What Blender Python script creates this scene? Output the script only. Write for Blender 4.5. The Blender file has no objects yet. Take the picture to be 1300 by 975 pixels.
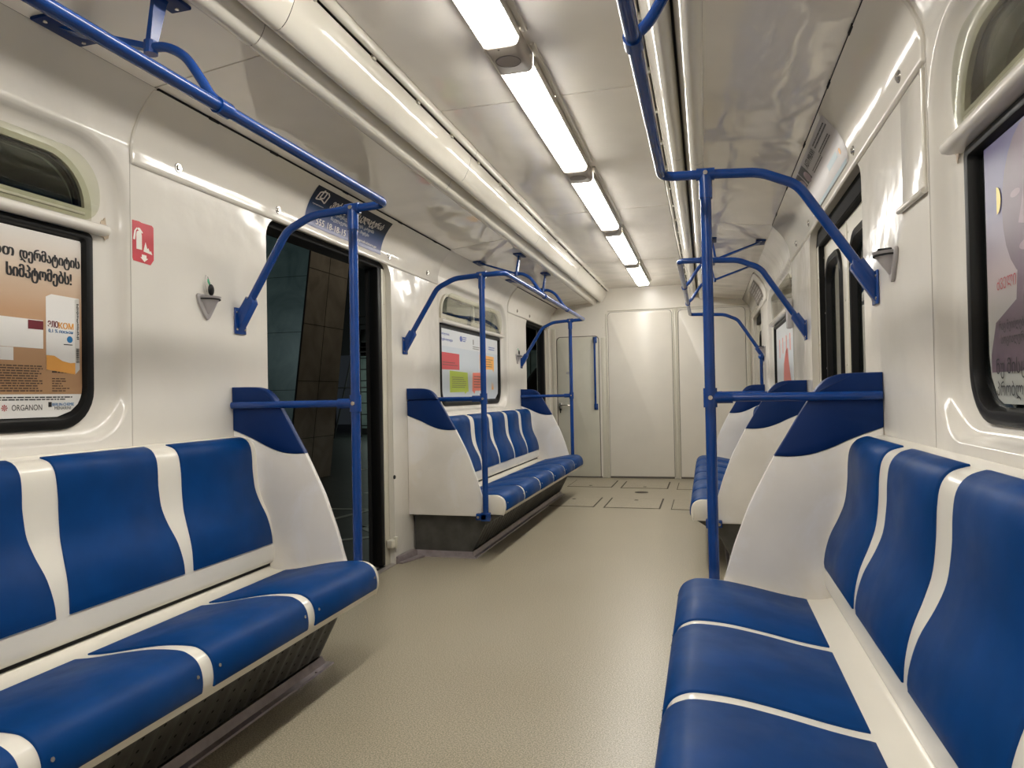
import bpy, bmesh, math, random
from mathutils import Vector, Matrix
random.seed(7)
S = bpy.context.scene
COL = S.collection
PI = math.pi

# ------------------------------------------------------------------ materials
def new_mat(name):
    m = bpy.data.materials.new(name); m.use_nodes = True
    nt = m.node_tree; b = nt.nodes['Principled BSDF']
    return m, nt, b

def srgb(h):
    h = h.lstrip('#'); c = [int(h[i:i+2], 16)/255 for i in (0, 2, 4)]
    return [x/12.92 if x <= .04045 else ((x+.055)/1.055)**2.4 for x in c] + [1]

def pbr(name, col, rough=.4, metal=0, bump=None, var=None, coat=0, ior=1.5, rvar=None):
    """bump=(scale,strength,distance[,detail]); var=(scale,amount); rvar=(scale,amount)"""
    m, nt, b = new_mat(name)
    col = srgb(col) if isinstance(col, str) else list(col)+[1]*(4-len(col))
    b.inputs['Base Color'].default_value = col
    b.inputs['Roughness'].default_value = rough
    b.inputs['Metallic'].default_value = metal
    b.inputs['IOR'].default_value = ior
    b.inputs['Coat Weight'].default_value = coat
    b.inputs['Coat Roughness'].default_value = .08
    N = nt.nodes; L = nt.links
    tc = N.new('ShaderNodeTexCoord')
    if bump:
        bumps = bump if isinstance(bump, list) else [bump]
        prev = None
        for bb in bumps:
            n = N.new('ShaderNodeTexNoise'); n.inputs['Scale'].default_value = bb[0]
            n.inputs['Detail'].default_value = bb[3] if len(bb) > 3 else 2
            L.new(tc.outputs['Object'], n.inputs['Vector'])
            bp = N.new('ShaderNodeBump'); bp.inputs['Strength'].default_value = bb[1]; bp.inputs['Distance'].default_value = bb[2]
            L.new(n.outputs['Fac'], bp.inputs['Height'])
            if prev: L.new(prev.outputs['Normal'], bp.inputs['Normal'])
            prev = bp
        L.new(prev.outputs['Normal'], b.inputs['Normal'])
        if coat: L.new(prev.outputs['Normal'], b.inputs['Coat Normal'])
    if var:
        n = N.new('ShaderNodeTexNoise'); n.inputs['Scale'].default_value = var[0]; n.inputs['Detail'].default_value = 5
        L.new(tc.outputs['Object'], n.inputs['Vector'])
        r = N.new('ShaderNodeValToRGB')
        r.color_ramp.elements[0].position = .3; r.color_ramp.elements[1].position = .7
        r.color_ramp.elements[0].color = [c*(1-var[1]) for c in col[:3]]+[1]
        r.color_ramp.elements[1].color = [min(1, c*(1+var[1])) for c in col[:3]]+[1]
        L.new(n.outputs['Fac'], r.inputs['Fac']); L.new(r.outputs['Color'], b.inputs['Base Color'])
    if rvar:
        n = N.new('ShaderNodeTexNoise'); n.inputs['Scale'].default_value = rvar[0]; n.inputs['Detail'].default_value = 4
        L.new(tc.outputs['Object'], n.inputs['Vector'])
        r = N.new('ShaderNodeMapRange'); r.inputs['From Min'].default_value = .35; r.inputs['From Max'].default_value = .65
        r.inputs['To Min'].default_value = rough; r.inputs['To Max'].default_value = rough+rvar[1]
        L.new(n.outputs['Fac'], r.inputs['Value']); L.new(r.outputs['Result'], b.inputs['Roughness'])
    return m

WHT = (.70, .67, .61)
M = {}
M['wall'] = pbr('glossy_wall_plastic', WHT, .09, bump=[(3.5, .40, .02), (11, .22, .006)], var=(2, .03), rvar=(3, .08))
M['panel'] = pbr('cove_panel_plastic', (.72, .685, .615), .11, bump=[(3, .3, .012)])
M['ceil'] = pbr('ceiling_laminate', (.84, .795, .725), .05, bump=[(3.2, .36, .03, 1), (9, .14, .006)], var=(4, .03), ior=1.75)
M['duct'] = pbr('duct_enamel', (.72, .685, .60), .08, bump=[(5, .25, .006)])
M['shell'] = pbr('seat_shell_plastic', (.76, .725, .64), .22, var=(3, .03), bump=(8, .1, .003))
M['partition'] = pbr('partition_plastic', (.74, .705, .65), .3, var=(3.5, .07), bump=(6, .15, .004), rvar=(5, .2))
def scuff(m, light, scale=3.2):
    nt = m.node_tree; b = nt.nodes['Principled BSDF']; l = b.inputs['Base Color'].links[0]; src = l.from_socket
    n = nt.nodes.new('ShaderNodeTexNoise'); n.inputs['Scale'].default_value = scale; n.inputs['Detail'].default_value = 8; n.inputs['Roughness'].default_value = .6; n.inputs['Distortion'].default_value = .6
    tc = nt.nodes.new('ShaderNodeTexCoord'); nt.links.new(tc.outputs['Object'], n.inputs['Vector'])
    r = nt.nodes.new('ShaderNodeMapRange'); r.inputs['From Min'].default_value = .48; r.inputs['From Max'].default_value = .68; r.inputs['To Max'].default_value = .8
    nt.links.new(n.outputs['Fac'], r.inputs['Value'])
    mx = nt.nodes.new('ShaderNodeMix'); mx.data_type = 'RGBA'; mx.inputs[7].default_value = light
    nt.links.new(r.outputs['Result'], mx.inputs['Factor']); nt.links.new(src, mx.inputs[6]); nt.links.new(mx.outputs[2], b.inputs['Base Color'])
scuff(M['partition'], (.80, .79, .80, 1))
M['blue'] = pbr('blue_seat_vinyl', (.0002, .039, .165), .46, bump=[(420, .10, .0006, 2)], var=(7, .14), rvar=(9, .10), ior=1.24)
M['navy'] = pbr('navy_cap_plastic', (.0025, .022, .112), .42, bump=(200, .05, .0005), var=(5, .12), ior=1.27)
M['pole'] = pbr('blue_rail_enamel', (.004, .044, .215), .22, bump=(30, .04, .001), var=(9, .15))
M['chrome'] = pbr('bolt_metal', (.55, .53, .5), .25, 1)
M['alu'] = pbr('sill_metal', (.42, .38, .35), .42, .55, bump=(60, .1, .001), var=(20, .12))
M['kick'] = pbr('kick_strip_metal', (.34, .295, .30), .36, .45, bump=(60, .1, .001), var=(20, .15))
M['skirt'] = pbr('heater_grille_steel', (.075, .073, .066), .5, .2, var=(9, .35), bump=(50, .1, .001))
M['skirt2'] = pbr('seat_frame_steel', (.10, .095, .082), .5, .3, var=(12, .25))
M['black'] = pbr('black_rubber', (.006, .006, .006), .4, bump=(60, .1, .001), ior=1.3)
M['void'] = pbr('dark_gap', (.006, .006, .006), .9)
M['jamb'] = pbr('door_frame_paint', (.60, .57, .48), .3, bump=(10, .1, .003))
M['beige'] = pbr('vent_frame_metal', (.45, .42, .33), .35, var=(15, .08))
M['endwall'] = pbr('end_wall_laminate', (.76, .72, .645), .28, bump=(2.5, .3, .01, 1), var=(3, .03))
M['cabdoor'] = pbr('cab_door_paint', (.60, .58, .49), .42, var=(2.5, .07), bump=(4, .1, .004))
M['block'] = pbr('grey_plastic_block', (.36, .32, .28), .4)
M['disc'] = pbr('grey_speaker_disc', (.33, .29, .265), .5)
M['tray'] = pbr('lamp_tray_enamel', (.58, .55, .50), .3)
M['cone'] = pbr('grey_holder_plastic', (.40, .375, .37), .4)
M['red'] = pbr('red_sticker_vinyl', (.50, .035, .05), .4, var=(15, .12))
M['stickerwhite'] = pbr('sticker_white', (.78, .74, .68), .4)
M['green'] = pbr('green_cord', (.05, .42, .2), .5)
M['rust'] = pbr('rust_stain', (.47, .38, .28), .6, var=(30, .3))
M['seam'] = pbr('seam_line', (.11, .095, .08), .7)
M['faint'] = pbr('faint_joint', (.42, .39, .34), .5)
M['hatchline'] = pbr('hatch_groove_dirt', (.05, .042, .03), .8, var=(12, .5))

def floor_mat():
    m, nt, b = new_mat('speckled_linoleum'); N = nt.nodes; L = nt.links
    tc = N.new('ShaderNodeTexCoord')
    n1 = N.new('ShaderNodeTexNoise'); n1.inputs['Scale'].default_value = 210; n1.inputs['Detail'].default_value = 3
    n2 = N.new('ShaderNodeTexNoise'); n2.inputs['Scale'].default_value = 2.2; n2.inputs['Detail'].default_value = 5
    v = N.new('ShaderNodeTexVoronoi'); v.inputs['Scale'].default_value = 260
    for n in (n1, n2, v): L.new(tc.outputs['Object'], n.inputs['Vector'])
    r = N.new('ShaderNodeValToRGB')
    r.color_ramp.elements[0].position = .41; r.color_ramp.elements[0].color = (.205, .198, .136, 1)
    r.color_ramp.elements[1].position = .60; r.color_ramp.elements[1].color = (.455, .387, .295, 1)
    L.new(n1.outputs['Fac'], r.inputs['Fac'])
    r2 = N.new('ShaderNodeValToRGB')
    r2.color_ramp.elements[0].position = .3; r2.color_ramp.elements[0].color = (.93, .92, .90, 1)
    r2.color_ramp.elements[1].position = .7; r2.color_ramp.elements[1].color = (1, 1, 1, 1)
    L.new(n2.outputs['Fac'], r2.inputs['Fac'])
    mx = N.new('ShaderNodeMix'); mx.data_type = 'RGBA'; mx.blend_type = 'MULTIPLY'; mx.inputs['Factor'].default_value = 1
    L.new(r.outputs['Color'], mx.inputs[6]); L.new(r2.outputs['Color'], mx.inputs[7])
    sp = N.new('ShaderNodeMath'); sp.operation = 'LESS_THAN'; sp.inputs[1].default_value = .10
    L.new(v.outputs['Distance'], sp.inputs[0])
    mx2 = N.new('ShaderNodeMix'); mx2.data_type = 'RGBA'; mx2.inputs[7].default_value = (.10, .085, .06, 1)
    fm = N.new('ShaderNodeMath'); fm.operation = 'MULTIPLY'; fm.inputs[1].default_value = .35
    L.new(sp.outputs[0], fm.inputs[0]); L.new(fm.outputs[0], mx2.inputs['Factor'])
    L.new(mx.outputs[2], mx2.inputs[6]); L.new(mx2.outputs[2], b.inputs['Base Color'])
    mr = N.new('ShaderNodeMapRange'); mr.inputs['From Min'].default_value = .3; mr.inputs['From Max'].default_value = .7
    mr.inputs['To Min'].default_value = .30; mr.inputs['To Max'].default_value = .36
    L.new(n2.outputs['Fac'], mr.inputs['Value']); L.new(mr.outputs['Result'], b.inputs['Roughness'])
    bp = N.new('ShaderNodeBump'); bp.inputs['Strength'].default_value = .25; bp.inputs['Distance'].default_value = .0012
    L.new(n1.outputs['Fac'], bp.inputs['Height']); L.new(bp.outputs['Normal'], b.inputs['Normal'])
    return m
M['floor'] = floor_mat()

def emis(name, col, st):
    m, nt, b = new_mat(name)
    b.inputs['Base Color'].default_value = (.8, .8, .8, 1)
    b.inputs['Emission Color'].default_value = list(col)+[1]; b.inputs['Emission Strength'].default_value = st
    b.inputs['Roughness'].default_value = .4
    return m
M['lamp'] = emis('lit_diffuser', (1, .965, .90), 26.0)

def glass(name, tint=(.9, .95, .93), rough=.02, ior=1.5):
    m = bpy.data.materials.new(name); m.use_nodes = True; nt = m.node_tree; nt.nodes.clear()
    o = nt.nodes.new('ShaderNodeOutputMaterial'); mx = nt.nodes.new('ShaderNodeMixShader')
    t = nt.nodes.new('ShaderNodeBsdfTransparent'); t.inputs['Color'].default_value = list(tint)+[1]
    g = nt.nodes.new('ShaderNodeBsdfGlossy'); g.inputs['Roughness'].default_value = rough
    lw = nt.nodes.new('ShaderNodeLayerWeight'); lw.inputs['Blend'].default_value = .5
    pw = nt.nodes.new('ShaderNodeMath'); pw.operation = 'POWER'; pw.inputs[1].default_value = 4
    nt.links.new(lw.outputs['Facing'], pw.inputs[0])
    f = nt.nodes.new('ShaderNodeMapRange'); f.inputs['To Min'].default_value = ((ior-1)/(ior+1))**2; f.inputs['To Max'].default_value = 1
    nt.links.new(pw.outputs[0], f.inputs['Value'])
    nt.links.new(f.outputs[0], mx.inputs[0]); nt.links.new(t.outputs[0], mx.inputs[1]); nt.links.new(g.outputs[0], mx.inputs[2])
    nt.links.new(mx.outputs[0], o.inputs[0])
    return m
M['glass'] = glass('window_glass', (.62, .70, .69), .01, 1.6)
M['plexi'] = glass('clear_acrylic', (.92, .93, .88), .03, 1.45)

def gradient_mat(name, axis, stops, rough=.3):
    """printed colour gradient along a generated axis of a flat sheet"""
    m, nt, b = new_mat(name); N = nt.nodes; L = nt.links
    tc = N.new('ShaderNodeTexCoord'); sx = N.new('ShaderNodeSeparateXYZ'); L.new(tc.outputs['Generated'], sx.inputs[0])
    r = N.new('ShaderNodeValToRGB'); els = r.color_ramp.elements
    while len(els) < len(stops): els.new(.5)
    for e, (p, c) in zip(els, stops): e.position = p; e.color = srgb(c)
    L.new(sx.outputs['XYZ'.index(axis)], r.inputs['Fac']); L.new(r.outputs['Color'], b.inputs['Base Color'])
    b.inputs['Roughness'].default_value = rough; b.inputs['IOR'].default_value = 1.35
    return m
M['print_tan'] = gradient_mat('printed_tan_poster', 'Z', [(0, '#b08a66'), (.5, '#ba9676'), (.75, '#cdb9a4'), (1, '#dcd8d2')])
M['print_white'] = pbr('printed_white', '#e2e0dc', .35)
M['print_black'] = pbr('printed_black', '#141214', .4)
M['print_grey'] = pbr('printed_grey_text', '#5a5048', .4)
M['print_brown'] = pbr('printed_brown_text', '#574232', .4)
M['print_maroon'] = pbr('printed_maroon', '#6a1f2c', .35)
M['print_orange'] = pbr('printed_orange', '#e3a350', .35)
M['print_blue'] = pbr('printed_blue', '#1f6ea6', .35)
M['print_red'] = pbr('printed_red', '#a8202c', .35)
M['print_side'] = pbr('printed_box_side', '#cfccc6', .35)
M['print_navy'] = gradient_mat('printed_navy_sticker', 'Z', [(0, '#7d7f9c'), (.3, '#565f84'), (.5, '#2c4468'), (.7, '#15253d'), (1, '#0b1322')], .3)
M['print_pale'] = pbr('printed_pale_poster', '#c9d2da', .3)
M['print_pale2'] = pbr('printed_pale_header', '#d8dcdf', .3)
M['note_red'] = pbr('printed_note_red', '#c8454e', .35)
M['note_green'] = pbr('printed_note_green', '#b3c83c', .35)
M['note_orange'] = pbr('printed_note_orange', '#f0ac50', .35)
M['note_pink'] = pbr('printed_note_coral', '#ee7a66', .35)
M['print_violet'] = gradient_mat('printed_violet_poster', 'Z', [(0, '#a9aca6'), (.3, '#b3b2ac'), (.5, '#a89a9c'), (.75, '#4c4470'), (1, '#5a547e')])
M['print_face'] = pbr('printed_figure', '#64505f', .35, var=(8, .12))
M['print_face2'] = pbr('printed_figure_light', '#8d7680', .35, var=(8, .1))
M['paint_reflection'] = pbr('painted_reflection', '#fbe27c', .35)  # yellow of a light reflection on the window glass, painted as colour
M['print_lilac'] = gradient_mat('printed_lilac_sticker', 'Z', [(0, '#c3bdbb'), (.5, '#cbc5c4'), (1, '#a9a6ab')])
M['print_lightblue'] = pbr('printed_light_blue', '#a9bcc4', .35)
M['print_figure_red'] = pbr('printed_red_figure', '#d0564e', .35)

def stone(name, col, col2, joint=1.0, rough=.35):
    m, nt, b = new_mat(name); N = nt.nodes; L = nt.links
    tc = N.new('ShaderNodeTexCoord'); n = N.new('ShaderNodeTexNoise'); n.inputs['Scale'].default_value = 2.2; n.inputs['Detail'].default_value = 9; n.inputs['Distortion'].default_value = 1.2
    L.new(tc.outputs['Object'], n.inputs['Vector'])
    r = N.new('ShaderNodeValToRGB'); r.color_ramp.elements[0].position = .3; r.color_ramp.elements[1].position = .7
    r.color_ramp.elements[0].color = list(col)+[1]; r.color_ramp.elements[1].color = list(col2)+[1]
    L.new(n.outputs['Fac'], r.inputs['Fac']); L.new(r.outputs['Color'], b.inputs['Base Color'])
    b.inputs['Roughness'].default_value = rough
    return m
M['teal'] = stone('teal_marble', (.15, .20, .19), (.30, .36, .34))
M['brownstone'] = stone('brown_marble', (.17, .158, .135), (.29, .27, .23))
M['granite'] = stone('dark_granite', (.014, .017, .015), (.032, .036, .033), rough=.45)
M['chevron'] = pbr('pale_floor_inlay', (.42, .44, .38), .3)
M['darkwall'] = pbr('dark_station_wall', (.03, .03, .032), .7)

# ------------------------------------------------------------------ mesh builder
ORG = {}
def clean(name): return name
class MB:
    def __init__(s): s.v = []; s.f = []; s.mi = []; s.cur = 0
    def add(s, vs, fs, flip=False):
        o = len(s.v); s.v += [tuple(v) for v in vs]
        for f in fs: s.f.append([i+o for i in f]); s.mi.append(s.cur)
        return s
    def box(s, x0, x1, y0, y1, z0, z1, b=0):
        x0, x1 = min(x0, x1), max(x0, x1); y0, y1 = min(y0, y1), max(y0, y1); z0, z1 = min(z0, z1), max(z0, z1)
        bm = bmesh.new(); bmesh.ops.create_cube(bm, size=1)
        for v in bm.verts: v.co = Vector(((x0+x1)/2+v.co.x*(x1-x0), (y0+y1)/2+v.co.y*(y1-y0), (z0+z1)/2+v.co.z*(z1-z0)))
        if b: bmesh.ops.bevel(bm, geom=bm.edges[:], offset=min(b, .49*min(x1-x0, y1-y0, z1-z0)), segments=2, affect='EDGES', profile=.5)
        return s.bm(bm)
    def bm(s, bm, T=None):
        bm.verts.index_update()
        s.add([(T @ v.co if T else v.co.copy()) for v in bm.verts], [[v.index for v in f.verts] for f in bm.faces]); bm.free(); return s
    def loft(s, rings, close=True, cap=True):
        n = len(rings[0]); vs = [p for r in rings for p in r]; fs = []
        for k in range(len(rings)-1):
            for i in range(n if close else n-1):
                j = (i+1) % n
                fs.append([k*n+i, k*n+j, (k+1)*n+j, (k+1)*n+i])
        if cap and close: fs.append(list(range(n))[::-1]); fs.append([(len(rings)-1)*n+i for i in range(n)])
        return s.add(vs, fs)
    def tube(s, path, r, seg=12, cap=True):
        P = [Vector(p) for p in path]
        rad = r if isinstance(r, (list, tuple)) else [r]*len(P)
        t0 = (P[1]-P[0]).normalized(); up = Vector((0, 0, 1)) if abs(t0.z) < .9 else Vector((1, 0, 0))
        nrm = t0.cross(up).normalized(); rings = []; pt = t0
        for i, p in enumerate(P):
            a = (P[i]-P[i-1]).normalized() if i else t0
            b = (P[i+1]-P[i]).normalized() if i < len(P)-1 else a
            t = (a+b).normalized()
            q = pt.rotation_difference(t); nrm = (q @ nrm).normalized(); pt = t
            bn = t.cross(nrm).normalized()
            rings.append([p+rad[i]*(math.cos(2*PI*k/seg)*nrm+math.sin(2*PI*k/seg)*bn) for k in range(seg)])
        return s.loft(rings, True, cap)
    def cyl(s, a, b, r, r2=None, seg=16): return s.tube([a, b], [r, r if r2 is None else r2], seg)
    def prism(s, poly, axis, a, b, bev=0):
        """poly: 2D points in the two other axes (order X,Y,Z minus axis); extruded a..b along axis; bev rounds both rims"""
        def P(u, v, w):
            return {'X': (w, u, v), 'Y': (u, w, v), 'Z': (u, v, w)}[axis]
        if bev:
            n = len(poly)
            def inset(d):
                out = []
                A = sum(poly[i][0]*poly[(i+1) % n][1]-poly[(i+1) % n][0]*poly[i][1] for i in range(n)); sg = 1 if A > 0 else -1
                for i in range(n):
                    p0 = Vector(poly[i-1]); p1 = Vector(poly[i]); p2 = Vector(poly[(i+1) % n])
                    e1 = (p1-p0).normalized(); e2 = (p2-p1).normalized()
                    n1 = Vector((-e1.y, e1.x))*sg; n2 = Vector((-e2.y, e2.x))*sg
                    m = (n1+n2); k = max(.35, 1+n1.dot(n2)); m = m/k
                    out.append(p1+m*d)
                return out
            sg = 1 if b > a else -1
            rings = []
            for d, w in ((bev, a), (bev*.3, a+sg*bev*.3), (0, a+sg*bev), (0, b-sg*bev), (bev*.3, b-sg*bev*.3), (bev, b)):
                rings.append([P(q[0], q[1], w) for q in inset(d)])
            return s.loft(rings)
        return s.loft([[P(u, v, a) for u, v in poly], [P(u, v, b) for u, v in poly]])
    def build(s, name, mats, parent=None, loc=None, smooth=True, angle=40, label=None, dedup=False):
        me = bpy.data.meshes.new(name)
        o = Vector(ORG[parent.name]) if parent is not None and parent.name in ORG else Vector((0, 0, 0))
        if parent is None and loc is not None: o = Vector(loc)
        me.from_pydata([tuple(Vector(v)-o) for v in s.v], [], s.f)
        bm = bmesh.new(); bm.from_mesh(me)
        if dedup: bmesh.ops.remove_doubles(bm, verts=bm.verts, dist=1e-5)
        for f, mi in zip(bm.faces, s.mi): f.material_index = mi
        bmesh.ops.recalc_face_normals(bm, faces=bm.faces)
        if smooth:
            for f in bm.faces: f.smooth = True
            for e in bm.edges:
                if len(e.link_faces) == 2 and e.calc_face_angle(0) > math.radians(angle): e.smooth = False
        bm.to_mesh(me); bm.free()
        for m in (mats if isinstance(mats, (list, tuple)) else [mats]): me.materials.append(M[m] if isinstance(m, str) else m)
        ob = bpy.data.objects.new(name, me); COL.objects.link(ob)
        if parent is not None:
            ob.parent = parent; ORG[ob.name] = tuple(o)
        else:
            ob.location = o; ORG[ob.name] = tuple(o)
        if label: ob['label'] = label
        return ob

def thing(name, label, cat, loc, group=None):
    o = bpy.data.objects.new(name, None); COL.objects.link(o); o.location = loc; o.empty_display_size = .1
    ORG[o.name] = tuple(loc); o['label'] = label; o['category'] = cat
    if group: o['group'] = group
    return o
def tag(o, label, cat, group=None):
    o['label'] = label; o['category'] = cat
    if group: o['group'] = group
    return o
def struct(mb, name, mats, parent=None, **k):
    o = mb.build(name, mats, parent, **k)
    if parent is None: o['kind'] = 'structure'
    return o

def fillet(pts, r, n=6):
    P = [Vector(p) for p in pts]; out = [P[0]]
    for i in range(1, len(P)-1):
        a = P[i-1]-P[i]; b = P[i+1]-P[i]; la, lb = a.length, b.length; a.normalize(); b.normalize()
        ang = a.angle(b)
        rr = r[i-1] if isinstance(r, (list, tuple)) else r
        d = min(rr/math.tan(ang/2), la*.49, lb*.49)
        p0 = P[i]+a*d; p1 = P[i]+b*d
        for k in range(n+1):
            t = k/n; out.append((1-t)**2*p0+2*t*(1-t)*P[i]+t*t*p1)
    out.append(P[-1]); return out

def spline(pts, n=6):
    P = [Vector(p) for p in pts]; out = []
    for i in range(len(P)-1):
        p0 = P[max(0, i-1)]; p1 = P[i]; p2 = P[i+1]; p3 = P[min(len(P)-1, i+2)]
        for k in range(n):
            t = k/n
            out.append(.5*((2*p1)+(-p0+p2)*t+(2*p0-5*p1+4*p2-p3)*t*t+(-p0+3*p1-3*p2+p3)*t**3))
    out.append(P[-1]); return out

def rrect(u0, u1, v0, v1, r, n=6):
    """rounded rectangle loop, r=(r at u0v0, u1v0, u1v1, u0v1)"""
    if not isinstance(r, (list, tuple)): r = (r,)*4
    out = []
    for (cu, cv, su, sv, a0, rr) in ((u0, v0, 1, 1, PI, r[0]), (u1, v0, -1, 1, 1.5*PI, r[1]), (u1, v1, -1, -1, 0, r[2]), (u0, v1, 1, -1, .5*PI, r[3])):
        for k in range(n+1):
            a = a0+k/n*PI/2
            out.append((cu+su*rr+rr*math.cos(a), cv+sv*rr+rr*math.sin(a)))
    return out

def sheet_holes(outer, holes, fn):
    """planar sheet with holes; returns (verts, faces) mapped by fn(u,v)"""
    bm = bmesh.new(); es = []
    for loop in [outer]+holes:
        vs = [bm.verts.new((u, v, 0)) for u, v in loop]
        for i in range(len(vs)): es.append(bm.edges.new((vs[i], vs[(i+1) % len(vs)])))
    bmesh.ops.triangle_fill(bm, use_beauty=True, use_dissolve=False, edges=es)
    bm.verts.index_update()
    V = [fn(v.co.x, v.co.y) for v in bm.verts]; F = [[v.index for v in f.verts] for f in bm.faces]; bm.free()
    return V, F

# ------------------------------------------------------------------ text
def text_mesh(st, bold=0.0):
    cu = bpy.data.curves.new('t', 'FONT'); cu.body = st; cu.size = 1; cu.resolution_u = 3; cu.offset = bold
    ob = bpy.data.objects.new('t', cu); COL.objects.link(ob)
    me = bpy.data.meshes.new_from_object(ob)
    V = [(v.co.x, v.co.y) for v in me.vertices]; F = [list(p.vertices) for p in me.polygons]
    bpy.data.objects.remove(ob); bpy.data.curves.remove(cu); bpy.data.meshes.remove(me)
    return V, F
def add_text(mb, st, u0, u1, v0, v1, fn, bold=0.0, shear=0):
    V, F = text_mesh(st)
    if not V: return
    a0 = min(v[0] for v in V); a1 = max(v[0] for v in V); b0 = min(v[1] for v in V); b1 = max(v[1] for v in V)
    def mp(x, y):
        v = (y-b0)/(b1-b0); return fn(u0+(x-a0)/(a1-a0)*(u1-u0)+shear*v, v0+v*(v1-v0))
    hh = (Vector(mp(a0, b1))-Vector(mp(a0, b0))).length
    for k, d in enumerate((0,) if bold < .008 else (0, hh*.03, -hh*.03) if bold < .018 else (0, hh*.045, -hh*.045)):
        pts = []
        for x, y in V:
            q = mp(x, y); pts.append((q[0]-math.copysign(.00015*k, q[0]), q[1]+d, q[2]))
        mb.add(pts, F)
def add_quad(mb, u0, u1, v0, v1, fn, n=1, m=1):
    for i in range(n):
        for j in range(m):
            a, b = u0+(u1-u0)*i/n, u0+(u1-u0)*(i+1)/n; c, d = v0+(v1-v0)*j/m, v0+(v1-v0)*(j+1)/m
            mb.add([fn(a, c), fn(b, c), fn(b, d), fn(a, d)], [[0, 1, 2, 3]])
def add_poly(mb, pts, fn): mb.add([fn(*p) for p in pts], [list(range(len(pts)))])
def small_print(mb, u0, u1, v0, v1, rows, fn, h=.5, ragged=.1, rnd=random):
    step = (v1-v0)/rows
    for k in range(rows):
        u = u0; v = v1-step*(k+.5); end = u1-(rnd.random()*ragged*(u1-u0))
        while u < end-.004:
            w = min(end-u, .006+rnd.random()*.016); add_quad(mb, u, u+w, v-step*h/2, v+step*h/2, fn); u += w+.003

# ------------------------------------------------------------------ dimensions
W = 1.27; YB = -2.5; YE = 9.01
PROF_COVE = [(W, 2.005), (1.262, 2.045), (1.240, 2.095), (1.212, 2.138), (1.184, 2.171), (1.157, 2.197)]
WINDOWS = {-1: [(1.09, 'near'), (6.02, 'far')], 1: [(1.09, 'near'), (6.02, 'far')]}
DOORS = [(2.855, 4.205), (7.775, 8.97)]

# ------------------------------------------------------------------ walls
def wall(side, name):
    mb = MB(); s = side
    outer = [(YB, 0), (YE, 0), (YE, 2.005), (YB, 2.005)]
    holes = []
    for yc, _ in WINDOWS[s]: holes.append(rrect(yc-.96, yc+.96, .955, 2.0, (.17, .17, .2, .2), 8))
    doors = []
    for a, b in DOORS:
        h = rrect(a, b, 0, 1.95, (0, 0, .1, .1), 6)
        doors.append((a, b))
    # doors cut the bottom edge: trace the outer loop around them
    out = [(YB, 0)]
    for a, b in DOORS:
        arc = [(a, 0)]
        for k in range(7): t = PI-k/6*PI/2; arc.append((a+.1+.1*math.cos(t), 1.85+.1*math.sin(t)))
        for k in range(7): t = PI/2-k/6*PI/2; arc.append((b-.1+.1*math.cos(t), 1.85+.1*math.sin(t)))
        arc.append((b, 0)); out += arc
        # reveal
        r1 = [(s*W, y, z) for y, z in arc]; r0 = [(s*(W+.006), y, z) for y, z in arc]; r2 = [(s*(W+.035), y, z) for y, z in arc]
        mb.loft([r1, r2], close=False, cap=False)
    out += [(YE, 0), (YE, 2.005), (YB, 2.005)]
    V, F = sheet_holes(out, holes, lambda u, v: (s*W, u, v)); mb.add(V, F)
    # window recesses
    for yc, _ in WINDOWS[s]:
        rings = []
        for d, x in ((0, W), (.006, W+.002), (.014, W+.010), (.022, W+.024), (.030, W+.036), (.044, W+.045), (.07, W+.05)):
            rings.append([(s*x, y, z) for y, z in rrect(yc-.96+d, yc+.96-d, .955+d*.6, 2.0-d, (.17-d*.5, .17-d*.5, .2-d*.3, .2-d*.3), 8)])
        mb.loft(rings, True, False)
        # flat surround with pane hole
        d = .07
        o2 = rrect(yc-.96+d, yc+.96-d, .955+d*.6, 2.0-d, (.17-d*.5, .17-d*.5, .2-d*.3, .2-d*.3), 8)
        h2 = rrect(yc-.835, yc+.835, 1.01, 1.90, (.12, .12, .16, .16), 8)
        V, F = sheet_holes(o2, [h2], lambda u, v: (s*(W+.05), u, v)); mb.add(V, F)
        mb.loft([[(s*(W+.05), y, z) for y, z in h2], [(s*(W+.12), y, z) for y, z in h2]], True, False)
    # cove
    P = spline([(t, z, 0) for t, z in PROF_COVE], 4)
    rings = [[(s*p.x, YB, p.y) for p in P], [(s*p.x, YE, p.y) for p in P]]
    mb.loft(rings, close=False, cap=False)
    return struct(mb, name, 'wall', dedup=True, angle=35)
wall(-1, 'wall_left'); wall(1, 'wall_right')

# outer skin behind the walls so the car is closed (seen only through glass edges)
for s, nm in ((-1, 'trim_9'), (1, 'trim_10')):
    mb = MB()
    mb.box(s*1.17, s*1.45, YB, YE, 2.215, 2.50)
    mb.box(s*1.30, s*1.45, DOORS[0][0]-.02, DOORS[0][1]+.02, 1.955, 2.215)
    struct(mb, nm, 'void', smooth=False)

# thin joints between wall panels
def seams():
    mb = MB()
    for s in (-1, 1):
        for y in (2.05, 7.02, 5.04):
            mb.box(s*(W-.0008), s*(W+.002), y-.0015, y+.0015, .93, 1.95)
        for y in (5.035, 7.0):
            P = spline([(t, z, 0) for t, z in PROF_COVE], 3)
    struct(mb, 'trim_1', 'faint', smooth=False)
seams()

# ------------------------------------------------------------------ floor
mb = MB(); mb.box(-1.42, 1.42, YB, YE+.02, -.05, 0); struct(mb, 'floor', 'floor', smooth=False)

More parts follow.
